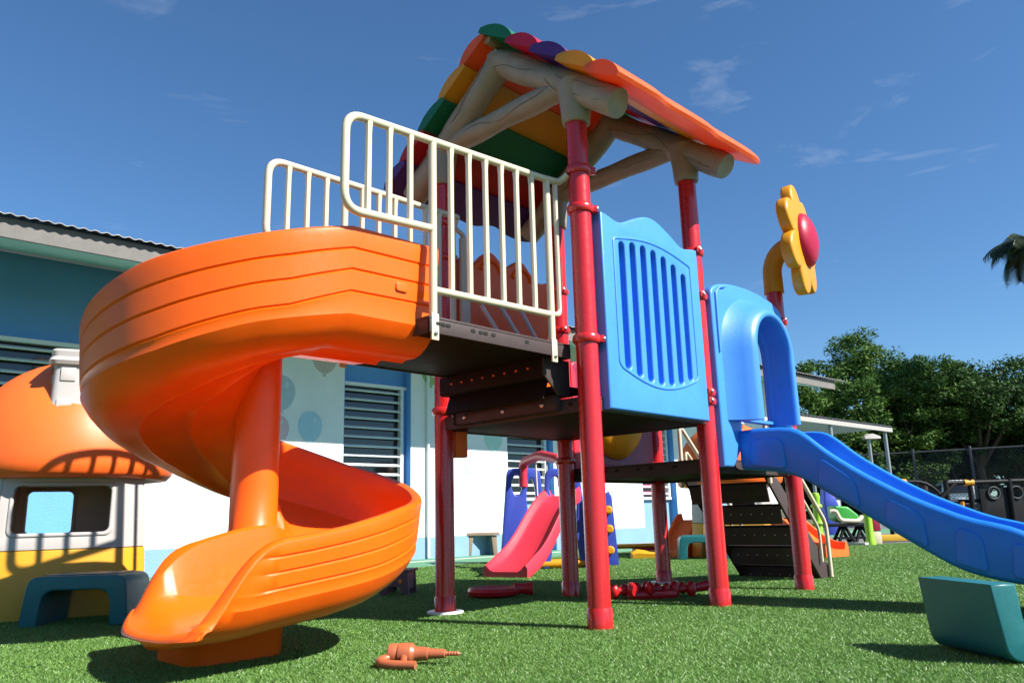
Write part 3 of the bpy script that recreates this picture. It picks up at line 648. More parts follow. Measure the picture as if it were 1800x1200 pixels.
def frame(x, seed):
    f = lumpy((x, .60, 3.285), (x, -.285, 2.628), .084, seed=seed).build('roof_frame', 'log', ps)
    lumpy((x-.003, .52, 3.285), (x-.003, 1.405, 2.628), .084, seed=seed+1).build('rafter_log', 'log', f)
    lumpy((x+.0, .02, 2.875), (x+.0, 1.10, 2.875), .066, seed=seed+2).build('tie_log', 'log', f)
    for (a_, b_, r_, o_) in (((x, .60, 3.285), (x, -.285, 2.628), .084, .3), ((x, .60, 3.285), (x, -.285, 2.628), .084, -.55), ((x-.003, .52, 3.285), (x-.003, 1.405, 2.628), .084, .2), ((x, .02, 2.875), (x, 1.10, 2.875), .066, -.2)):
        crack(a_, b_, r_, o_, f, seed+int(o_*10))
    for y in (0, L):
        MB().lathe([(.072, 2.615), (.076, 2.62), (.080, 2.66), (.085, 2.74), (.098, 2.83), (.10, 2.86)], (x, y, 0), seg=22).build('post_socket', 'log', f)
frame(0, 1); frame(L, 11)
# --- tile strips
def strips():
    zr, ze, yh = 3.405, 2.660, .960; ang = math.atan2(zr-ze, yh); Ls = math.hypot(yh, zr-ze); nst = 5
    roofE = MB().tube([(-.12, .56, 3.36), (L+.18, .56, 3.36)], .03, 8).build('roof', 'log', ps)
    for sd, cols in ((-1, ['green', 'crimson', 'purple', 'yellow', 'tile_orange']), (1, ['tile_orange', 'yellow', 'green', 'redtile', 'purple'])):
        dv = Vector((0, sd*math.cos(ang), -math.sin(ang))); nv = Vector((0, sd*math.sin(ang), math.cos(ang)))
        for k in range(nst):
            s0, s1 = Ls*k/nst-(.01 if k else (.05 if sd < 0 else -.02)), Ls*(k+1)/nst+.045
            if k == nst-1: s1 = Ls+.01
            rings = []; nx = 60
            for i in range(nx+1):
                x = -.145-.004*k+(1.47+.008*k)*i/nx
                wv = .022*math.sin(2*PI*x/.52+k*1.7)+.006*math.sin(2*PI*x/.27+k)
                prof = []
                top = []; bot = []
                for j in range(9):
                    t = j/8; s = s0+(s1+wv-s0)*t
                    base = -.030+.032*t
                    top.append((s, base+.022+.058*math.sin(PI*min(1, .06+t*.92))**.7)); bot.append((s, base+(.004 if 0 < j < 8 else .008)))
                P = top+bot[::-1]
                if i in (0, nx): P = [(s, .6*b+.4*(-.01+.032*(s-s0)/(s1-s0))) if 0 else (s, b) for s, b in P]
                rings.append([Vector((x, .56, zr))+dv*s+nv*b for s, b in P])
            MB().loft(rings).build('roof_tile_strip', cols[k], roofE, 42)
strips()
# --- stairs of the lower deck
def stairs():
    x0, x1, z1 = 2.285, 3.20, .80; y0, y1 = .25, .92; N = 5
    def lx(z): return x0+(x1-x0)*(1-z/.80)
    s = MB().box(((x0+.03), (y0+y1)/2, .82), (.08, y1-y0, .03), None, .004).build('stairs', 'dark', ps)
    for y in (y0, y1):
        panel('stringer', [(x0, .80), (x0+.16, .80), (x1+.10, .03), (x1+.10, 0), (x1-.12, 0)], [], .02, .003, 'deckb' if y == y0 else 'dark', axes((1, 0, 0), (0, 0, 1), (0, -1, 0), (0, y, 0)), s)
    for k in range(N):
        z = .80*(N-k-.5)/N+.02; xa = lx(z)+.05
        MB().box((xa+.06, (y0+y1)/2, z-.012), (.23, y1-y0-.022, .014), None, .003).build('tread', 'dark', s)
        rs = MB().box((xa-.035, (y0+y1)/2, z-.085), (.012, y1-y0-.022, .138), Matrix.Rotation(math.radians(-14), 3, 'Y'), .003).build('riser', 'deckb', s)
        for j in range(7):
            MB().lathe([(.0055, 0), (.0055, .003)], (xa-.041, y0+.08+.085*j, z-.075), Matrix.Rotation(math.radians(-90), 3, 'Y'), 8).build('hole_light_dot', 'cream' if k else 'redtoy', rs)  # coloured discs painted as light coming through the perforations
    for y in (y0-.03, y1+.03):
        r = MB().tube(fillet([(x1+.02, y, .01), (x1+.02, y, .42), (x0+.05, y, 1.22), (x0+.05, y, .72)], .08, 5), .016, 10).build('hand_rail', 'cream', s)
        MB().tube(fillet([(x1-.12, y, .13), (x1-.12, y, .38), (x0+.12, y, 1.02), (x0+.12, y, .76)], .06, 4), .012, 8).build('hand_rail_bar', 'cream', r)
stairs()
# --- slim rail on the far side of the lower deck
m = MB().tube(fillet([(1.35, L+.02, 1.42), (1.35, L+.02, .86), (1.50, L+.02, .86), (1.50, L+.02, 1.42)], .06, 5), .014, 8)
# ================================================================== PLAYHOUSE
def playhouse(name, label, loc, rz):
    ph = empty(name, loc, rz, label, 'playhouse')
    # local: front faces -y, width x
    HW0, CH0, HW1, CH1 = .505, .13, .445, .12      # half width, chamfer at bottom/top
    def ringp(z):
        t = min(1, z/.93); hw = HW0+(HW1-HW0)*t; c = CH0+(CH1-CH0)*t
        return [(-hw+c, -hw), (hw-c, -hw), (hw, -hw+c), (hw, hw-c), (hw-c, hw), (-hw+c, hw), (-hw, hw-c), (-hw, -hw+c)]
    zsill, zs = .0, .405
    for i in range(8):
        def quad(z0, z1):
            a0, b0 = ringp(z0)[i], ringp(z0)[(i+1) % 8]; a1, b1 = ringp(z1)[i], ringp(z1)[(i+1) % 8]
            return Vector((*a0, z0)), Vector((*b0, z0)), Vector((*b1, z1)), Vector((*a1, z1))
        for (z0, z1, mt, nm) in ((0., zs-.003, 'yellow2', 'lower_wall'), (zs, .93, 'white', 'upper_wall')):
            a, b, c, d = quad(z0, z1); X = (b-a).normalized(); Y = (((c+d)/2)-((a+b)/2)); H = Y.length; Y.normalize(); Zn = X.cross(Y).normalized()
            wb = (b-a).length/2; wt = (c-d).length/2; o = (a+b)/2-Zn*.02
            out = [(-wb+.002, 0), (wb-.002, 0), (wt-.002, H), (-wt+.002, H)]
            holes = []
            if nm == 'upper_wall' and i == 0: holes = [rrect(-.262, .10, .262, .385, .035)]
            if nm == 'upper_wall' and i == 4: holes = [rrect(-.02, .09, .262, .385, .035)]
            if nm == 'upper_wall' and i == 6: holes = [rrect(-.16, .10, .16, .365, .03)]
            pn = panel(nm, out, holes, .045, .006, mt, axes(X, Y, Zn, o), ph)
            if holes:
                hx = rrect(-.287, .075, .287, .41, .045) if i == 0 else rrect(-.045, .065, .287, .41, .045) if i == 4 else rrect(-.185, .075, .185, .39, .04)
                panel('window_frame', hx, holes, .062, .010, mt, axes(X, Y, Zn, o), pn)
            if nm == 'upper_wall' and i == 6:
                panel('shutter', rrect(-.15, .11, .15, .355, .02), [], .02, .004, 'yellow2', axes(X, Y, Zn, o), pn)
    # mushroom roof
    prof = [(.38, .91), (.48, .865), (.555, .835), (.605, .838), (.635, .87), (.648, .92)]+[(.65*math.cos(a), .945+.70*math.sin(a)) for a in np.linspace(.04, PI/2-.002, 16)]
    rf = MB().lathe(prof, (0, 0, 0), None, 56, False).build('roof', 'orange2', ph, 60)
    # chimney
    CHX, CHY = .04, -.40
    ch = MB(); ch.loft([[(CHX+px*sx, CHY+py*sx, z) for px, py in rrect(-1, -1, 1, 1, .25, 3)] for z, sx in ((1.10, .188), (1.13, .186), (1.17, .175), (1.22, .165), (1.535, .158), (1.537, .182), (1.56, .192), (1.58, .182), (1.585, .176), (1.62, .182), (1.635, .172))])
    co = ch.build('chimney', 'white', rf)
    for (dx, dz) in ((-.075, 1.475), (.07, 1.40), (-.085, 1.275), (.08, 1.26)): MB().box((CHX+dx, CHY-.158, dz), (.085, .022, .085), None, .006).build('chimney_stone', 'white', co)
    for (dy, dz) in ((-.05, 1.45), (-.05, 1.36), (.05, 1.30)): MB().box((CHX-.158, CHY+dy, dz), (.022, .075, .06), None, .006).build('chimney_stone', 'white', co)
    MB().box((0, 0, .02), (.9, .9, .03), None, .005).build('floor_tray', 'yellow2', ph)
    return ph
RZC = math.atan2(RG[1], RG[0])   # yaw that turns local -y towards the camera
c = at(116, 900, 4.87)
ph1 = playhouse('mushroom_playhouse', 'orange mushroom-roofed playhouse with white chimney, left behind the spiral slide', (c[0], c[1], .05), RZC+.47); ph1.scale = (.91, .91, .91)
c = at(1286, 900, 10.05)
ph2 = copy_tree(ph1); ph2.scale = (1, 1, 1); ph2.location = (c[0], c[1], 0); ph2.rotation_euler = (0, 0, RZC-.25)
ph2['label'] = 'distant orange-roofed white and yellow playhouse behind the black stairs'
ph1['group'] = ph2['group'] = 'mushroom playhouses'
# ================================================================== STOOLS
def stool(name, label, Mw):
    s = empty(name, (0, 0, 0), 0, label, 'stool', 'teal arched stools')
    outer = fillet([(.285, 0, 0), (.258, .265, 0), (-.258, .265, 0), (-.285, 0, 0)], .065, 7); inner = fillet([(-.188, 0, 0), (-.175, .190, 0), (.175, .190, 0), (.188, 0, 0)], .07, 7)
    arch = [(p.x, p.y) for p in outer+inner]
    # keep feet flat: two foot corners fillet small
    b = panel('stool_body', arch, [], .37, .009, 'teal', axes((1, 0, 0), (0, 0, 1), (0, -1, 0), (0, 0, 0)), s, 50, 3)
    MB().box((0, 0, .2665), (.40, .26, .008), None, .003).build('seat_pad', 'teal', b)
    s.matrix_world = Mw
    return s
def MW(p, rz, tilt=None):
    m = Matrix.Translation(Vector(p)) @ Matrix.Rotation(rz, 4, 'Z')
    return m @ tilt if tilt is not None else m
p = (gz(75, 1103, .05)+gz(215, 1098, .05))/2; q = p+FG*.19-RG*.08
stool('arched_stool', 'teal arched stool shaded in front of the left playhouse', MW((q[0], q[1], .048), RZC+.10) @ Matrix.Scale(.93, 4))
p = (gz(1195, 984)+gz(1290, 982))/2; q = p+FG*.2
stool('arched_stool', 'small teal arched stool far off beside the black stairs', MW((q[0], q[1], 0), RZC-.12))
# overturned one on the right: legs up
oa = np.array([.04, -1.70, 0]); ob = np.array([.27, -1.40, 0]); dd = (ob-oa)/np.linalg.norm(ob-oa); nn = np.array([dd[1], -dd[0], 0])
cc = (oa+ob)/2+nn*.275
stool('arched_stool', 'overturned teal stool lying legs up at the right edge', MW((cc[0]-RG[0]*.03, cc[1]-RG[1]*.03, .262), math.atan2(nn[1], nn[0]), Matrix.Rotation(PI, 4, 'Y') @ Matrix.Diagonal((1, 1.05, .96, 1))))
# ================================================================== TOY DRILL
def drill():
    a, b = gz(672, 1172), gz(800, 1172); X = (b-a); Ln = np.linalg.norm(X); X /= Ln; Y = np.array([-X[1], X[0], 0])
    t = empty('toy_drill', (a[0], a[1], 0), math.atan2(X[1], X[0]), 'brown plastic toy drill lying on the grass in the foreground', 'toy')
    k = Ln/.27
    Rx = Matrix.Rotation(PI/2, 3, 'Y')
    b_ = MB().lathe([(.030, -.0), (.036, .004), (.037, .030), (.034, .034), (.034, .038), (.038, .042), (.039, .085), (.036, .092), (.028, .098), (.026, .105), (.024, .13), (.023, .15), (.019, .152), (.0165, .205), (.0155, .214), (.012, .217)], (.012*k, .045, .040), Rx, 24)
    bo = b_.build('drill_body', 'brown', t)
    bit = MB().lathe([(.007 + (.0022 if j % 2 else 0), .214+.0055*j) for j in range(10)]+[(.001, .275)], (.012*k, .045, .040), Rx, 10).build('drill_bit', 'brown', t)
    MB().tube(fillet([(.03, .035, .032), (-.005, .0, .026), (.0, -.045, .022), (.05, -.062, .020), (.145, -.070, .019)], .045, 7), [.014]*3+[.0155]*24+[.014]*2 if 0 else .0155, 12).build('drill_handle', 'brown', t)
    MB().tube(fillet([(.075, .03, .034), (.085, -.02, .026), (.10, -.062, .02)], .03, 5), .013, 12).build('drill_grip', 'brown', t)
    return t
drill()
# ================================================================== SMALL TOYS UNDER THE TOWER
p = gz(868, 1049); t = empty('toy_racket', (p[0], p[1], 0), RZC+.08, 'red disc-shaped plastic toy lying flat in the tower shadow', 'toy'); t.scale = (1, 1, 1.7)
MB().lathe([(.001, .004), (.14, .004), (.17, .012), (.178, .026), (.170, .038), (.155, .034), (.13, .026), (.001, .024)], (0, 0, 0), None, 36, False).build('disc', 'redtoy', t)
MB().tube(fillet([(.14, 0, .028), (.20, .01, .03), (.27, .0, .028)], .03, 3), [.026, .022, .02, .02, .024, .026], 12).build('grip', 'redtoy', t)
p = gz(1157, 1051); t = empty('bead_rattle', (p[0], p[1], 0), RZC+.12, 'red knobbly bead toy lying on the grass between the posts', 'toy'); t.scale = (1.05, 1.2, 1.55)
for j, (x, r) in enumerate([(-.27, .030), (-.205, .026), (-.14, .036), (-.07, .033), (0, .028), (.05, .025), (.105, .034), (.16, .025), (.205, .032)]):
    MB().lathe([(.001, -r)]+[(r*math.cos(a), r*math.sin(a)) for a in np.linspace(-1.2, 1.2, 9)]+[(.001, r)], (x, 0.015*math.sin(j*2.1), .034+.004*(j % 2)), Matrix.Rotation(PI/2, 3, 'Y'), 16, False).build('bead', 'redtoy', t)
MB().tube([(-.29, 0, .034), (.22, .0, .034), (.33, .01, .045)], [.014, .016, .022], 12).build('rod', 'redtoy', t)
for x in (-.17, -.06): MB().tube([(x, -.01, .045), (x-.01, -.075, .045), (x, -.09, .04)], [.024, .026, .022], 14).build('knob', 'redtoy', t)
MB().tube([(-.2, -.03, .018), (-.06, -.05, .018), (.1, -.03, .018)], .02, 10).build('cradle', 'redtoy', t)
# mauve step stool behind the spiral slide
p = (gz(680, 1045)+gz(718, 1046))/2+FG*.06; t = empty('step_stool', (p[0], p[1], 0), RZC-.15, 'small mauve plastic step stool behind the spiral slide', 'stool')
panel('stool_side', [(-.11, 0), (-.06, 0), (-.035, .06), (.035, .06), (.06, 0), (.11, 0), (.095, .165), (-.095, .165)], [], .03, .005, 'crate', axes((1, 0, 0), (0, 0, 1), (0, -1, 0), (0, -.10, 0)), t)
panel('stool_side', [(-.11, 0), (-.06, 0), (-.035, .06), (.035, .06), (.06, 0), (.11, 0), (.095, .165), (-.095, .165)], [], .03, .005, 'crate', axes((1, 0, 0), (0, 0, 1), (0, -1, 0), (0, .10, 0)), t)
MB().box((0, 0, .172), (.22, .26, .018), None, .005).build('stool_top', 'crate', t)
for sx in (-.085, .085): MB().box((sx, 0, .10), (.014, .17, .12), None, .003).build('stool_web', 'crate', t)
panel('star', [(.022*(1 if k % 2 == 0 else .42)*math.sin(PI*k/5), .10+.022*(1 if k % 2 == 0 else .42)*math.cos(PI*k/5)) for k in range(10)][::-1], [], .006, .001, 'yellow', axes((1, 0, 0), (0, 0, 1), (0, -1, 0), (.045, -.117, 0)), t)
# ================================================================== TODDLER SWING AND SLIDE SET
def toddler():
    P1 = gz(893, 983); P2 = gz(975, 999)
    P1 = np.array([3.62, 4.30, 0])+RG*.30; P2 = np.array([3.30, 3.02, 0]); P2b = np.array([3.62, 2.62, 0])-RG*.20
    t = empty('toddler_swing_set', tuple(P2), 0, 'blue and red toddler set with swing and red wave slide', 'swing set')
    O = Vector(P2)
    def bl(mb, n, m_, par=None, smooth=40): mb.v = [tuple(Vector(v)-O) for v in mb.v]; return mb.build(n, m_, par or t, smooth)
    X = RG; 
    def side(P, h, hw0, hw1, yaw=0.):
        Xv = Vector(RG)*math.cos(yaw)+Vector(FG)*math.sin(yaw); Zn = Xv.cross(Vector((0, 0, 1)))
        out = [(p.x, p.y) for p in fillet([(-hw0, 0, 0), (-hw0*.62, 0, 0), (-hw0*.45, .36, 0), (hw0*.45, .36, 0), (hw0*.62, 0, 0), (hw0, 0, 0), (hw1, h, 0), (-hw1, h, 0)], .09, 6, True)]
        holes = [[(.0+.062*math.cos(2*PI*k/20)-.085, h-.20+.12*math.sin(2*PI*k/20)) for k in range(20)], [(.085+.055*math.cos(2*PI*k/20), h-.36+.24*math.sin(2*PI*k/20)) for k in range(20)]]
        return panel('side_panel', out, holes, .07, .014, 'toyblue', axes(Xv, (0, 0, 1), Zn, Vector(P)-O), t)
    side(P1, 1.10, .30, .20, .15); side(P2, 1.02, .26, .18, .1)
    A = Vector(P1)+Vector((0, 0, 1.0)); B = Vector(P2)+Vector((0, 0, .95))
    bl(MB().tube(fillet([A-Vector((0, 0, .12)), A+Vector((0, 0, .17)), (A+B)/2+Vector((0, 0, .235)), B+Vector((0, 0, .16)), B-Vector((0, 0, .12))], .12, 5), .055, 12), 'top_beam', 'redp')
    m_ = (A+B)/2
    sw = bl(MB().box(m_+Vector((0, 0, -.72)), (.26, .24, .05), Matrix.Rotation(RZC, 3, 'Z'), .012), 'swing_seat', 'redp')
    bl(MB().box(m_+Vector((0, 0, -.60))+Vector(FG)*.11, (.26, .03, .20), Matrix.Rotation(RZC, 3, 'Z'), .012), 'swing_back', 'redp', sw)
    for sx in (-1, 1):
        d = (B-A).normalized()*.14*sx
        for fy in (-.11, .11): bl(MB().tube([m_+d*1.2+Vector((0, 0, .2)), m_+d+Vector((0, 0, -.30))+Vector(FG)*fy*.4, m_+d+Vector((0, 0, -.70))+Vector(FG)*fy], .008, 6), 'rope', 'rope', sw)
    # ladder plates with knobs
    for off in (0.0, .34):
        q = Vector(P2b)+Vector(RG)*off*0.55+Vector(FG)*off
        pl_ = panel('ladder_plate', [(-.09, 0), (.09, 0), (.05, .72), (.02, .78), (-.05, .74)], [], .05, .01, 'toyblue', axes(RG, (0, 0, 1), Vector(RG).cross(Vector((0, 0, 1))), q-O), t)
        for z in (.16, .38, .58): bl(MB().lathe([(.045, -.05), (.045, .03), (.03, .045)], q+Vector((0, 0, z))-Vector(FG)*.04, Matrix(((RG[0], 0, -FG[0]), (RG[1], 0, -FG[1]), (0, 1, 0))), 14), 'rung_knob', 'yellow', pl_)
    bl(MB().tube([P2+np.array([-.35, .30, .05]), P2b+np.array([.0, .1, .05])], .045, 12), 'base_tube', 'yellow')
    # red wave slide
    T = (np.array(gz(888, 1015))-np.array([0, 0, 0])); TOP = P2+RG*.0+np.array([-.05, -.05, .74])
    dv = Vector((T[0], T[1], 0))-Vector((TOP[0], TOP[1], 0)); Ld = dv.length; dv.normalize(); sv = Vector((-dv.y, dv.x, 0)); rings = []
    for s in np.linspace(0, 1, 26):
        z = .74*(1-s)**1.0*(1)+.055*math.sin(s*2*PI*1.0+.3)-.02+.055*s; z = max(.05, z)
        if s < .1: z = min(z, .76)
        c = Vector((TOP[0], TOP[1], 0))+dv*Ld*s; hw = .20+.03*s
        h = .085*(1-.35*max(0, (s-.85)/.15))
        rings.append([c+sv*a+Vector((0, 0, z+b)) for a, b in ((-hw, -.06), (-hw-.005, h*.5), (-hw+.015, h), (-hw+.035, h*.85), (-hw+.06, .02), (-hw+.10, 0), (hw-.10, 0), (hw-.06, .02), (hw-.035, h*.85), (hw-.015, h), (hw+.005, h*.5), (hw, -.06))])
    bl(MB().loft(rings), 'wave_slide', 'redp', None, 50)
toddler()
# ================================================================== SMALL ORANGE SLIDES
def small_slide(label, top, tip, ztop, hw=.2):
    top, tip = np.array(top, float), np.array(tip, float)
    t = empty('small_slide', (tip[0], tip[1], 0), 0, label, 'slide', 'small orange slides by the far playhouse')
    dv = Vector((tip[0]-top[0], tip[1]-top[1], 0)); Ld = dv.length; dv.normalize(); sv = Vector((-dv.y, dv.x, 0)); O = Vector((tip[0], tip[1], 0)); rings = []; bot = []
    for s in np.linspace(0, 1, 22):
        z = .06+(ztop-.06)*(.5+.5*math.cos(PI*min(1, s*1.08)))**1.05
        c = Vector((top[0], top[1], 0))+dv*Ld*s-O; h = .10
        rings.append([c+sv*a+Vector((0, 0, b)) for a, b in ((-hw, max(.0, z-.16)), (-hw, z+h*.6), (-hw+.015, z+h), (-hw+.045, z+h), (-hw+.065, z+.02), (hw-.065, z+.02), (hw-.045, z+h), (hw-.015, z+h), (hw, z+h*.6), (hw, max(.0, z-.16)))])
    b = MB().loft(rings).build('chute', 'orange2', t, 45)
    MB().box(tuple(Vector((top[0], top[1], ztop*.5))-O), (.10, .34, ztop), Matrix.Rotation(math.atan2(dv.y, dv.x), 3, 'Z'), .02).build('support', 'orange2', t)
    return t
small_slide('small orange slide ending on the grass to the right of the stairs', gz(1392, 978)+FG*.35, (gz(1475, 981)+gz(1505, 978))/2+FG*.14-RG*.05, .40, .2)
a = gz(1192, 980); small_slide('small orange slide half hidden by the back post and teal stool', a+RG*.30+FG*.5, a-RG*.10+FG*.10, .42, .18)
# yellow float-like toys near the wall
p = gz(1120, 972); t = empty('yellow_board', (p[0], p[1], 0), RZC+.06, 'flat yellow plastic board lying near the wall', 'toy')
m = MB(); m.loft([[(x, y*wd, .10+z*1.0) for y, z in ((-1, 0), (-.6, .03), (.6, .03), (1, 0), (.6, -.03), (-.6, -.03))] for x, wd in ((-.36, .05), (-.30, .12), (.0, .15), (.45, .15), (.55, .08))]); m.build('board', 'yellow', t)
MB().box((.2, 0, .04), (.5, .2, .08), None, .02).build('board_base', 'crimson', t)
p = gz(1142, 980); t = empty('yellow_shell_toy', (p[0], p[1], 0), RZC, 'small pale yellow moulded toy piece in front of the yellow board', 'toy')
m = MB(); m.loft([[(x, y, .0+z) for y, z in ((-.10, .0), (-.11, .06*k), (-.05, .10*k), (.0, .07*k), (.05, .10*k), (.11, .06*k), (.10, 0))] for x, k in ((-.22, .75), (-.16, 1.1), (0., .85), (.2, 1.0))]); m.build('shell', 'yellow2', t)
# wooden bench by the wall
p = (gz(832, 976)+gz(863, 976))/2; t = empty('wooden_bench', (p[0], p[1], .006), RZC+.12, 'small wooden bench standing against the pale wall', 'bench')
MB().box((0, 0, .30), (.50, .26, .045), None, .008).build('bench_top', 'wood', t)
for sx in (-.16, .16):
    panel('bench_leg', [(-.06, 0), (.0, 0), (.03, .27), (-.05, .27)] if sx < 0 else [(.0, 0), (.06, 0), (.05, .27), (-.03, .27)], [], .22, .006, 'wood', axes((1, 0, 0), (0, 0, 1), (0, -1, 0), (sx, 0, 0)), t)
# ================================================================== BACKGROUND ON THE RIGHT
# covered walkway
def walkway():
    d = 21.; a = at(1300, 690, d-1.0); b = at(1575, 752, d+2.2)
    t = empty('covered_walkway', (b[0], b[1], 0), 0, 'flat-roofed open walkway shelter with slim grey posts before the trees', 'shelter')
    O = Vector((b[0], b[1], 0)); zt = 2.90
    A = at(1300, 800, d-3.2); Bq = at(1575, 800, d+2.6); X = Vector((Bq[0]-A[0], Bq[1]-A[1], 0)); Ln = X.length; X.normalize(); Y = Vector((-X.y, X.x, 0))
    A = Vector((A[0], A[1], 0))
    m = MB(); n = 120; V = []; F = []
    for j, (yy, zz) in enumerate(((0, zt+.0), (2.9, zt+.40), (0, zt-.02), (2.9, zt+.38))):
        for k in range(n): s = Ln*k/(n-1); V.append(A+X*s+Y*yy+Vector((0, 0, zz+.018*math.sin(s*2*PI/.2)))-O)
    for k in range(n-1): F += [(k, k+1, n+k+1, n+k), (2*n+k, 3*n+k, 3*n+k+1, 2*n+k+1), (k, 2*n+k, 2*n+k+1, k+1), (n+k, n+k+1, 3*n+k+1, 3*n+k)]
    m.add(V, F); m.build('roof', 'fencegrey', t)
    Rm = Matrix.Rotation(math.atan2(X.y, X.x), 3, 'Z')
    MB().box(A+X*(Ln/2)+Y*.03+Vector((0, 0, zt-.11))-O, (Ln, .05, .12), Rm).build('edge_beam', 'lampw', t)
    MB().box(A+X*(Ln/2)+Y*1.4+Vector((0, 0, zt-.06))-O, (Ln-.3, 2.5, .02), Rm).build('ceiling', 'soffit', t)
    for s in (Ln*.18, Ln*.56, Ln*.965):
        for yy in (.12, 2.5): MB().tube([A+X*s+Y*yy-O, A+X*s+Y*yy+Vector((0, 0, zt-.04))-O], .055, 10).build('post', 'grey', t)
walkway()
p = at(1543, 900, 22.); t = empty('yard_lamp', (p[0], p[1], 0), RZC, 'short lamp post with a pale hood before the walkway', 'lamp')
z = at(1543, 772, 22.)[2]
MB().tube([(0, 0, 0), (0, 0, z)], .045, 10).build('pole', 'grey', t)
MB().loft([[(x+.06, y*.11, z+.02+h_) for y, h_ in ((-1, 0), (-.8, .09*k), (0, .14*k), (.8, .09*k), (1, 0))] for x, k in ((-.2, .5), (-.12, 1), (.08, 1.05), (.24, .6))]).build('lamp_hood', 'lampw', t)
# chain-link fence
def fence():
    A, B = rg(13.5, 31), rg(25, 24.5); zt = 2.55
    t = empty('chain_link_fence', tuple(A), 0, 'tall chain-link fence with slim posts in front of the trees', 'fence')
    X = Vector(B-A); Ln = X.length; X.normalize(); n = 7
    for k in range(n+1): MB().tube([X*(Ln*k/n), X*(Ln*k/n)+Vector((0, 0, zt+.12))], .05, 8).build('post', 'fencegrey', t)
    MB().tube([Vector((0, 0, zt)), X*Ln+Vector((0, 0, zt))], .028, 8).build('top_rail', 'fencegrey', t)
    m = MB(); pit = .13; k = -zt
    while k < Ln:
        for sg in (1, -1):
            a0, a1 = (k, k+zt) if sg == 1 else (k+zt, k); z0, z1 = 0.05, zt
            if a0 > a1: lo, hi = a1, a0
            else: lo, hi = a0, a1
            if lo >= 0 and hi <= Ln: m.tube([X*a0+Vector((0, 0, z0)), X*a1+Vector((0, 0, z1))], .005, 3, False)
        k += pit
    w_ = m.build('wire_mesh', 'fencegrey', t, 0); w_['kind'] = 'stuff'
fence()
# parked van
def van():
    c = at(1692, 900, 41.); t = empty('parked_van', (c[0], c[1], 0), RZC-.35, 'white van parked beyond the fence seen from behind', 'van')
    prof = [(-.86, .35), (-.88, .9), (-.84, 1.05), (-.72, 1.62), (-.62, 1.76), (-.3, 1.82), (.3, 1.82), (.62, 1.76), (.72, 1.62), (.84, 1.05), (.88, .9), (.86, .35)]
    ys = [(0, .96, .93), (.05, 1, 1), (1.0, 1, 1), (2.6, 1, 1), (3.1, .97, .62), (4.0, .95, .58), (4.2, .9, .5)]
    m = MB(); rings = []
    for y, sx, sz in ys:
        rings.append([(x*sx, y, (.35+(z-.35)*sz)) for x, z in prof])
    m.loft(rings); b = m.build('body', 'carw', t, 30)
    MB().box((0, -.012, 1.38), (1.25, .03, .46), Matrix.Rotation(math.radians(-8), 3, 'X'), .02).build('rear_window', 'glass', t)
    for sx in (-1, 1):
        MB().box((sx*.80, -.01, 1.0), (.10, .04, .34), None, .012).build('tail_light', 'redtoy', t)
        for y0, y1 in ((.3, 1.25), (1.4, 2.4)): MB().box((sx*.80, (y0+y1)/2, 1.38), (.04, y1-y0, .42), Matrix.Rotation(sx*math.radians(-13), 3, 'Y'), .015).build('side_window', 'glass', t)
        for y in (.75, 3.3):
            wh = MB().lathe([(.18, -.11), (.31, -.10), (.33, -.06), (.33, .06), (.31, .10), (.18, .11)], (sx*.78, y, .33), Matrix.Rotation(PI/2, 3, 'Y'), 20).build('wheel', 'tyre', t)
            MB().lathe([(.17, -.115), (.17, .115)], (sx*.78, y, .33), Matrix.Rotation(PI/2, 3, 'Y'), 14).build('rim', 'grey', wh)
    MB().box((0, -.05, .50), (1.7, .12, .22), None, .04).build('bumper', 'black', t)
    MB().box((0, -.03, .86), (.46, .02, .12), None, .004).build('number_plate', 'alum', t)
van()
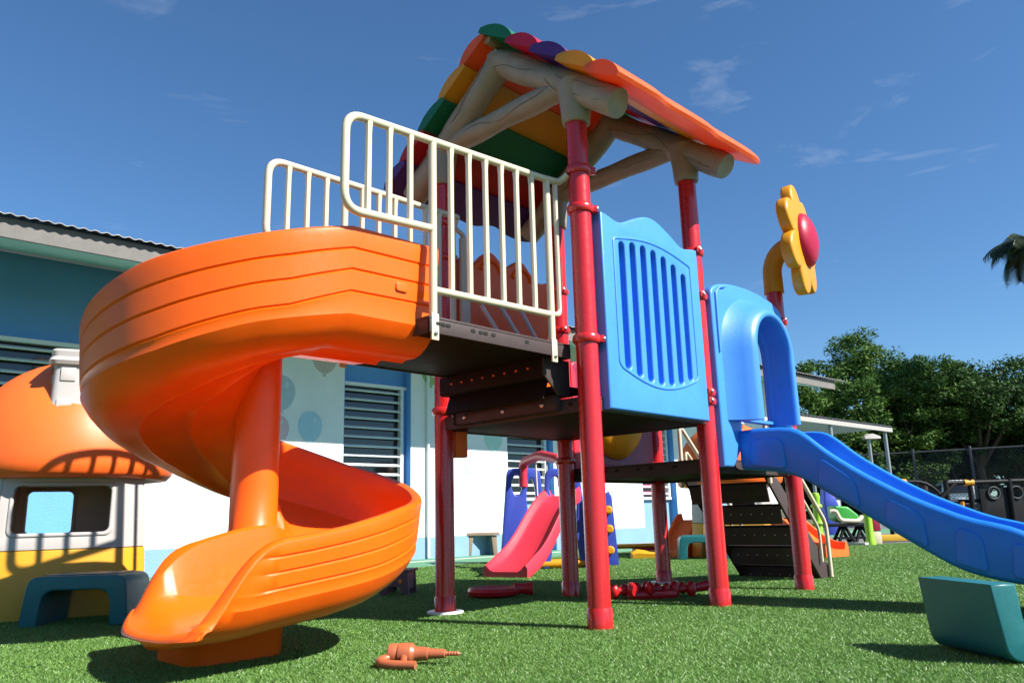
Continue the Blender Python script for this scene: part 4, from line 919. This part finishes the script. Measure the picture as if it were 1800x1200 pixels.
# black climbing frame with round holes
def black_frame():
    d = 15.5; c = at(1740, 900, d); t = empty('black_climbing_frame', (c[0], c[1], 0), RZC, 'black tubular climbing frame with round-holed panel and yellow joints behind the blue slide', 'climbing frame')
    k = d/FPX*1.03
    def X(u): return (u-1740)*k
    def Zp(v): return at(1740, v, d)[2]
    zt = Zp(847)
    MB().tube([(X(1672), 0, zt), (X(1900), 0, zt+.02)], .045, 10).build('top_bar', 'black', t)
    MB().tube([(X(1670), .1, Zp(880)), (X(1900), .1, Zp(877))], .04, 10).build('mid_bar', 'black', t)
    for u in (1672, 1712, 1778, 1850):
        MB().tube([(X(u), 0, 0), (X(u)+.02, 0, zt+.06)], .05, 10).build('upright', 'black', t)
    MB().tube([(X(1690)+0, .0, zt-.0), (X(1645), -.05, Zp(885)), (X(1640), -.05, 0)], .045, 10).build('brace', 'black', t)
    holes = [[(X(u)+.11*math.cos(2*PI*q/18), Zp(866)+.11*math.sin(2*PI*q/18)) for q in range(18)] for u in (1752, 1790)]
    panel('holed_panel', rrect(X(1728), .12, X(1815), Zp(856), .05), holes, .07, .012, 'black', axes((1, 0, 0), (0, 0, 1), (0, -1, 0), (0, .05, 0)), t)
    for q in holes:
        x0 = sum(p[0] for p in q)/18; z0 = Zp(866)
        MB().tube([(x0+.115*math.cos(a), .0, z0+.115*math.sin(a)) for a in np.linspace(0, 2*PI, 19)[:-1]], .014, 8, False, True).build('hole_rim', 'fencegrey', t)
    for (u, v) in ((1712, 847),): MB().tube([(X(u)-.09, 0, zt), (X(u)+.09, 0, zt)], .062, 12).build('joint_sleeve', 'yellow', t)
    MB().tube([(X(1690), -.1, 0), (X(1692), -.1, Zp(880))], .035, 10).build('yellow_leg', 'yellow', t)
    # hoop at the left
    c2 = at(1610, 900, 16.); h = empty('black_hoop', (c2[0], c2[1], 0), RZC, 'thin black arched tube with yellow joint beside the climbing frame', 'play hoop')
    zz = at(1610, 846, 16.)[2]; kk = 16./FPX*1.03
    MB().tube([(-.50, 0, zz-.03), (-.22, 0, zz), (.05, 0, zz)]+[(.05+.55*math.sin(a), 0, zz-.55*(1-math.cos(a))) for a in np.linspace(.2, PI/2, 7)]+[(.60, 0, 0)], .035, 10).build('arch_tube', 'black', h)
    MB().tube([(-.30, 0, zz), (-.12, 0, zz)], .06, 12).build('joint_sleeve', 'yellow', h)
    MB().tube([(-.52, .0, 0), (-.52, .0, zz+.02)], .04, 10).build('post', 'black', h)
    MB().tube([(-.48+.09*math.cos(a), -.03, zz+.02+.10*math.sin(a)) for a in np.linspace(0, 2*PI, 15)[:-1]], .03, 8, False, True).build('pink_ring', 'crimson', h)
black_frame()
# rocking boat on trestles, lime posts
def rocker():
    c = gz(1482, 953); O = Vector(c); d = float((c-CAM)@FG); k = d/FPX*1.03
    t = empty('rocking_boat', tuple(c), RZC, 'green boat-shaped rocker with cream rim on black trestle legs', 'rocker')
    def X(u): return (u-1482)*k
    def Z(v): return at(1482, v, d)[2]
    MB().box((X(1475), .0, Z(922)), ((1545-1440)*k, .30, .05), None, .012).build('platform', 'black', t)
    for u in (1484, 1512):
        g = MB()
        for sx in (-1, 1):
            for y in (-.12, .12): g.tube([(X(u), y*.6, Z(924)), (X(u)+sx*.13, y, 0.0)], .026, 8)
        g.box((X(u), 0, Z(945)), (.18, .26, .03)); g.build('trestle_leg', 'black', t)
    prof = [(-.13, 0), (-.15, .10), (-.10, .0)]
    hull = [(-.32, .30), (-.22, .06), (.18, .0), (.36, .06), (.46, .16)]
    out = [(X(1470), Z(888)), (X(1492), Z(890)), (X(1508), Z(905)), (X(1512), Z(915)), (X(1505), Z(918)), (X(1480), Z(918)), (X(1470), Z(912))]
    panel('boat_hull', [(p.x, p.y) for p in fillet([(a, b, 0) for a, b in out[::-1]], .03, 3, True)], [], .34, .03, 'gplas', axes((1, 0, 0), (0, 0, 1), (0, -1, 0), (0, .05, 0)), t)
    MB().tube(fillet([(X(1462), -.12, Z(898)), (X(1470), -.14, Z(897)), (X(1476), -.14, Z(914)), (X(1505), -.14, Z(916)), (X(1514), -.1, Z(908))], .06, 5), .034, 12).build('rim_tube', 'cream', t)
    c3 = gz(1452, 958); h = empty('lime_play_post', (c3[0], c3[1], 0), RZC, 'lime green plastic post beside the blue slide rail', 'post', 'lime posts at the turf edge')
    hz = at(1443, 866, float((c3-CAM)@FG))[2]
    MB().lathe([(.075, 0), (.07, .05), (.055, .12), (.055, hz-.1), (.065, hz-.06), (.05, hz), (.001, hz+.01)], (-.08, 0, 0), None, 16, False).build('shaft', 'lime', h)
    for z in (.3, .55): MB().lathe([(.075, 0), (.085, .02), (.075, .05)], (-.08, 0, z), None, 16).build('collar', 'lime', h)
    c3 = gz(1531, 957); h = empty('lime_play_post', (c3[0], c3[1], 0), RZC, 'short lime green post with pale foot at the turf edge', 'post', 'lime posts at the turf edge')
    MB().lathe([(.075, 0), (.07, .05), (.055, .10), (.055, .40), (.05, .46), (.001, .47)], (0, 0, 0), None, 16, False).build('shaft', 'lime', h)
    MB().box((.13, .1, .09), (.12, .14, .18), None, .02).build('pale_foot', 'cream', h)
    MB().box((.12, .1, .33), (.15, .12, .28), None, .02).build('maroon_block', 'maroon', h)
    c3 = gz(1462, 940); h = empty('seated_figure_toy', (c3[0], c3[1], 0), RZC, 'blue and dark spring toy far behind the orange slide', 'spring toy')
    MB().loft([[(x*wd, y*wd, z) for x, y in rrect(-1, -1, 1, 1, .4, 3)] for z, wd in ((0, .10), (.3, .14), (.42, .12), (.6, .17), (.75, .13), (.95, .10))]).build('body', 'toyblue', h)
    MB().box((.16, 0, .5), (.12, .16, .4), None, .03).build('handle', 'alum', h)
rocker()
m = MB(); a, b = gz(1546, 951), gz(1720, 946); X = Vector(b-a); m.box((Vector(a)+Vector(b))/2+Vector((0, 0, .05)), (X.length, .12, .10), Matrix.Rotation(math.atan2(X.y, X.x), 3, 'Z'), .015)
flag(m.build('yellow_kerb', 'yellowline'))
m = MB(); a, b = gz(1405, 956), gz(1530, 958); X = Vector(b-a); m.box((Vector(a)+Vector(b))/2+Vector((0, 0, .012))+Vector(FG)*.1, (X.length, .10, .05), Matrix.Rotation(math.atan2(X.y, X.x), 3, 'Z'), .01)
flag(m.build('turf_kerb', 'kerb'))
# ================================================================== TREES
def leaves(centres, radii, per, size, seed, upper=True):
    r = np.random.default_rng(seed); V = []
    n = len(centres); tot = n*per
    ci = np.repeat(np.arange(n), per); g = r.normal(size=(tot, 3)); g /= np.linalg.norm(g, axis=1)[:, None]
    rad = radii[ci]*(r.random(tot)**.45); p = centres[ci]+g*rad[:, None]*np.array([1, 1, .72])
    a = r.normal(size=(tot, 3)); a[:, 2] *= .55; a /= np.linalg.norm(a, axis=1)[:, None]
    nrm = g*.8+r.normal(size=(tot, 3))*.5+np.array([0, 0, .5]); b = np.cross(nrm, a); b /= (np.linalg.norm(b, axis=1)[:, None]+1e-6)
    s = size*(.6+.8*r.random(tot))[:, None]
    Q = np.stack([p-a*s, p-b*s*.42, p+a*s, p+b*s*.42], 1)
    return Q.reshape(-1, 3)
def quadmesh(name, V, mat, parent):
    n = len(V)//4; me = bpy.data.meshes.new(name); me.vertices.add(4*n); me.vertices.foreach_set('co', V.astype(np.float32).ravel())
    me.loops.add(4*n); me.loops.foreach_set('vertex_index', np.arange(4*n, dtype=np.int32)); me.polygons.add(n); me.polygons.foreach_set('loop_start', np.arange(0, 4*n, 4, dtype=np.int32))
    me.update(calc_edges=True); me.materials.append(MT[mat]); return link(name, me, parent)
def tree(label, u, vtop, d, rx, zlow, mat, seed, ncl=120, per=150, size=.125):
    top = at(u, vtop, d); H = top[2]; r = np.random.default_rng(seed); base = np.array([top[0], top[1], 0])
    t = empty('broadleaf_tree', tuple(base), 0, label, 'tree', 'trees beyond the yard')
    # lobes then clumps on lobes
    nl = 9; lob = []
    for k in range(nl):
        a = r.random()*2*PI; q = r.random()**.5*rx*.68; zz = zlow+(H-zlow)*(.30+.52*r.random())
        lob.append((q*math.cos(a), q*math.sin(a), zz, rx*(.38+.22*r.random())))
    lob.append((0, 0, H-rx*.42, rx*.42))
    lob = np.array(lob); C = []; R = []
    for k in range(ncl):
        l = lob[r.integers(len(lob))]; g = r.normal(size=3); g /= np.linalg.norm(g); g[2] = g[2]*.8+.12
        C.append(l[:3]+g*l[3]*(.75+.35*r.random())); R.append(rx*(.13+.11*r.random()))
    C = np.array(C); C[:, 2] = np.clip(C[:, 2], zlow*.6, H-.2); R = np.array(R)
    quadmesh('crown', leaves(C, R, per, size, seed+5), mat, t)
    m = MB(); m.tube([(0, 0, 0), (.1, .05, H*.2), (.0, .1, H*.42), (.1, 0, H*.7)], [rx*.085, rx*.062, rx*.05, rx*.02], 10)
    for l in lob[:6]: m.tube([(.05, .05, H*.25+.1*l[2]), (l[0]*.5, l[1]*.5, (H*.3+l[2])*.5+.1), (l[0], l[1], l[2])], [rx*.04, rx*.026, rx*.008], 7)
    m.build('trunk', 'trunk', t)
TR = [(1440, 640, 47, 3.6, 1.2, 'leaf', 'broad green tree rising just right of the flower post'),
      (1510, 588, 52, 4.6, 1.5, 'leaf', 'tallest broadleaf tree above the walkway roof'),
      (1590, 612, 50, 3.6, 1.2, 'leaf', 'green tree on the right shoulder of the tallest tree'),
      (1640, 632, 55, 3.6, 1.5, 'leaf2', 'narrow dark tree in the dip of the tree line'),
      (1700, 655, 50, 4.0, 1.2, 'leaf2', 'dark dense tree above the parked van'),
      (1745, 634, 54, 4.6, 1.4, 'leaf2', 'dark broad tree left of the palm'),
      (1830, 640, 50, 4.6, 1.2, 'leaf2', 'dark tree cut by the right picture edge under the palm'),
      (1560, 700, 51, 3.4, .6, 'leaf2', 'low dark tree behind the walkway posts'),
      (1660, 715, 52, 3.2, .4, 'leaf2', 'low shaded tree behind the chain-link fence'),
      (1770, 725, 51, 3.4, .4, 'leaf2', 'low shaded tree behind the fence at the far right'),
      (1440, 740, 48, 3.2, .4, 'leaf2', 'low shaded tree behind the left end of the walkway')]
for i, (u, v, d, rx, zl, mt, lb) in enumerate(TR): tree(lb, u, v, d, rx, zl, mt, 20+i)
def hedge():
    r = np.random.default_rng(5); A, B = rg(14, 57), rg(48, 55); n = 260
    t_ = r.random(n); C = A[None]+(B-A)[None]*t_[:, None]+np.stack([r.normal(size=n)*.8, r.normal(size=n)*.8, .4+5.2*r.random(n)], 1); C[:, 2] = np.abs(C[:, 2])
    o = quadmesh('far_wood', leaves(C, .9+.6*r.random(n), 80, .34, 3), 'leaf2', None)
    tag(o, 'dark mass of undergrowth behind the trees', 'wood', kind='stuff')
hedge()
# small yellow-green shrub by the fence
c = at(1558, 880, 23.5); t = empty('garden_shrub', (c[0], c[1], 0), 0, 'small yellow-green shrub beside the lamp post', 'shrub')
r_ = np.random.default_rng(9); zc = at(1558, 822, 23.5)[2]
C = np.stack([r_.normal(size=24)*.35, r_.normal(size=24)*.3, zc*.45+zc*.5*r_.random(24)], 1); quadmesh('foliage', leaves(C, np.full(24, .22), 60, .07, 8), 'leaf', t)
MB().tube([(0, 0, 0), (.03, 0, zc*.6)], [.04, .02], 6).build('stem', 'trunk', t)
# palm
def palm():
    c = at(1808, 432, 44.); H = c[2]; t = empty('palm_tree', (c[0], c[1], 0), 0, 'palm tree with drooping fronds at the right edge of the sky', 'palm')
    MB().tube([(0, 0, 0), (.15, 0, H*.5), (0, 0, H)], [.25, .18, .15], 12).build('trunk', 'trunk', t)
    r = random.Random(4)
    for k in range(34):
        az = 2*PI*k/34+r.random()*.2; el = r.uniform(-.35, 1.15); Lf = r.uniform(2.3, 2.9); pts = []; p = Vector((0, 0, H)); 
        for i in range(11):
            e = el-i*.17; d = Vector((math.cos(az)*math.cos(e), math.sin(az)*math.cos(e), math.sin(e))); pts.append((p.copy(), d)); p = p+d*Lf/10
        m = MB(); m.tube([q[0] for q in pts], [.03-.0025*i for i in range(11)], 5)
        for i in range(1, 11):
            for sub in (0, .5):
                if i == 10 and sub: continue
                q = pts[i][0].lerp(pts[min(10, i+1)][0], sub); d = pts[i][1]; s = d.cross(Vector((0, 0, 1))).normalized()
                ll = .85*math.sin(PI*(.15+.8*i/10.5))+.12
                for sg in (-1, 1):
                    tip = q+s*sg*ll*.75+d*ll*.45+Vector((0, 0, -ll*.55)); b = d*.075
                    m.add([q-b, q+b, tip], [(0, 1, 2)])
        m.build('frond', 'palm', t, 0)
palm()
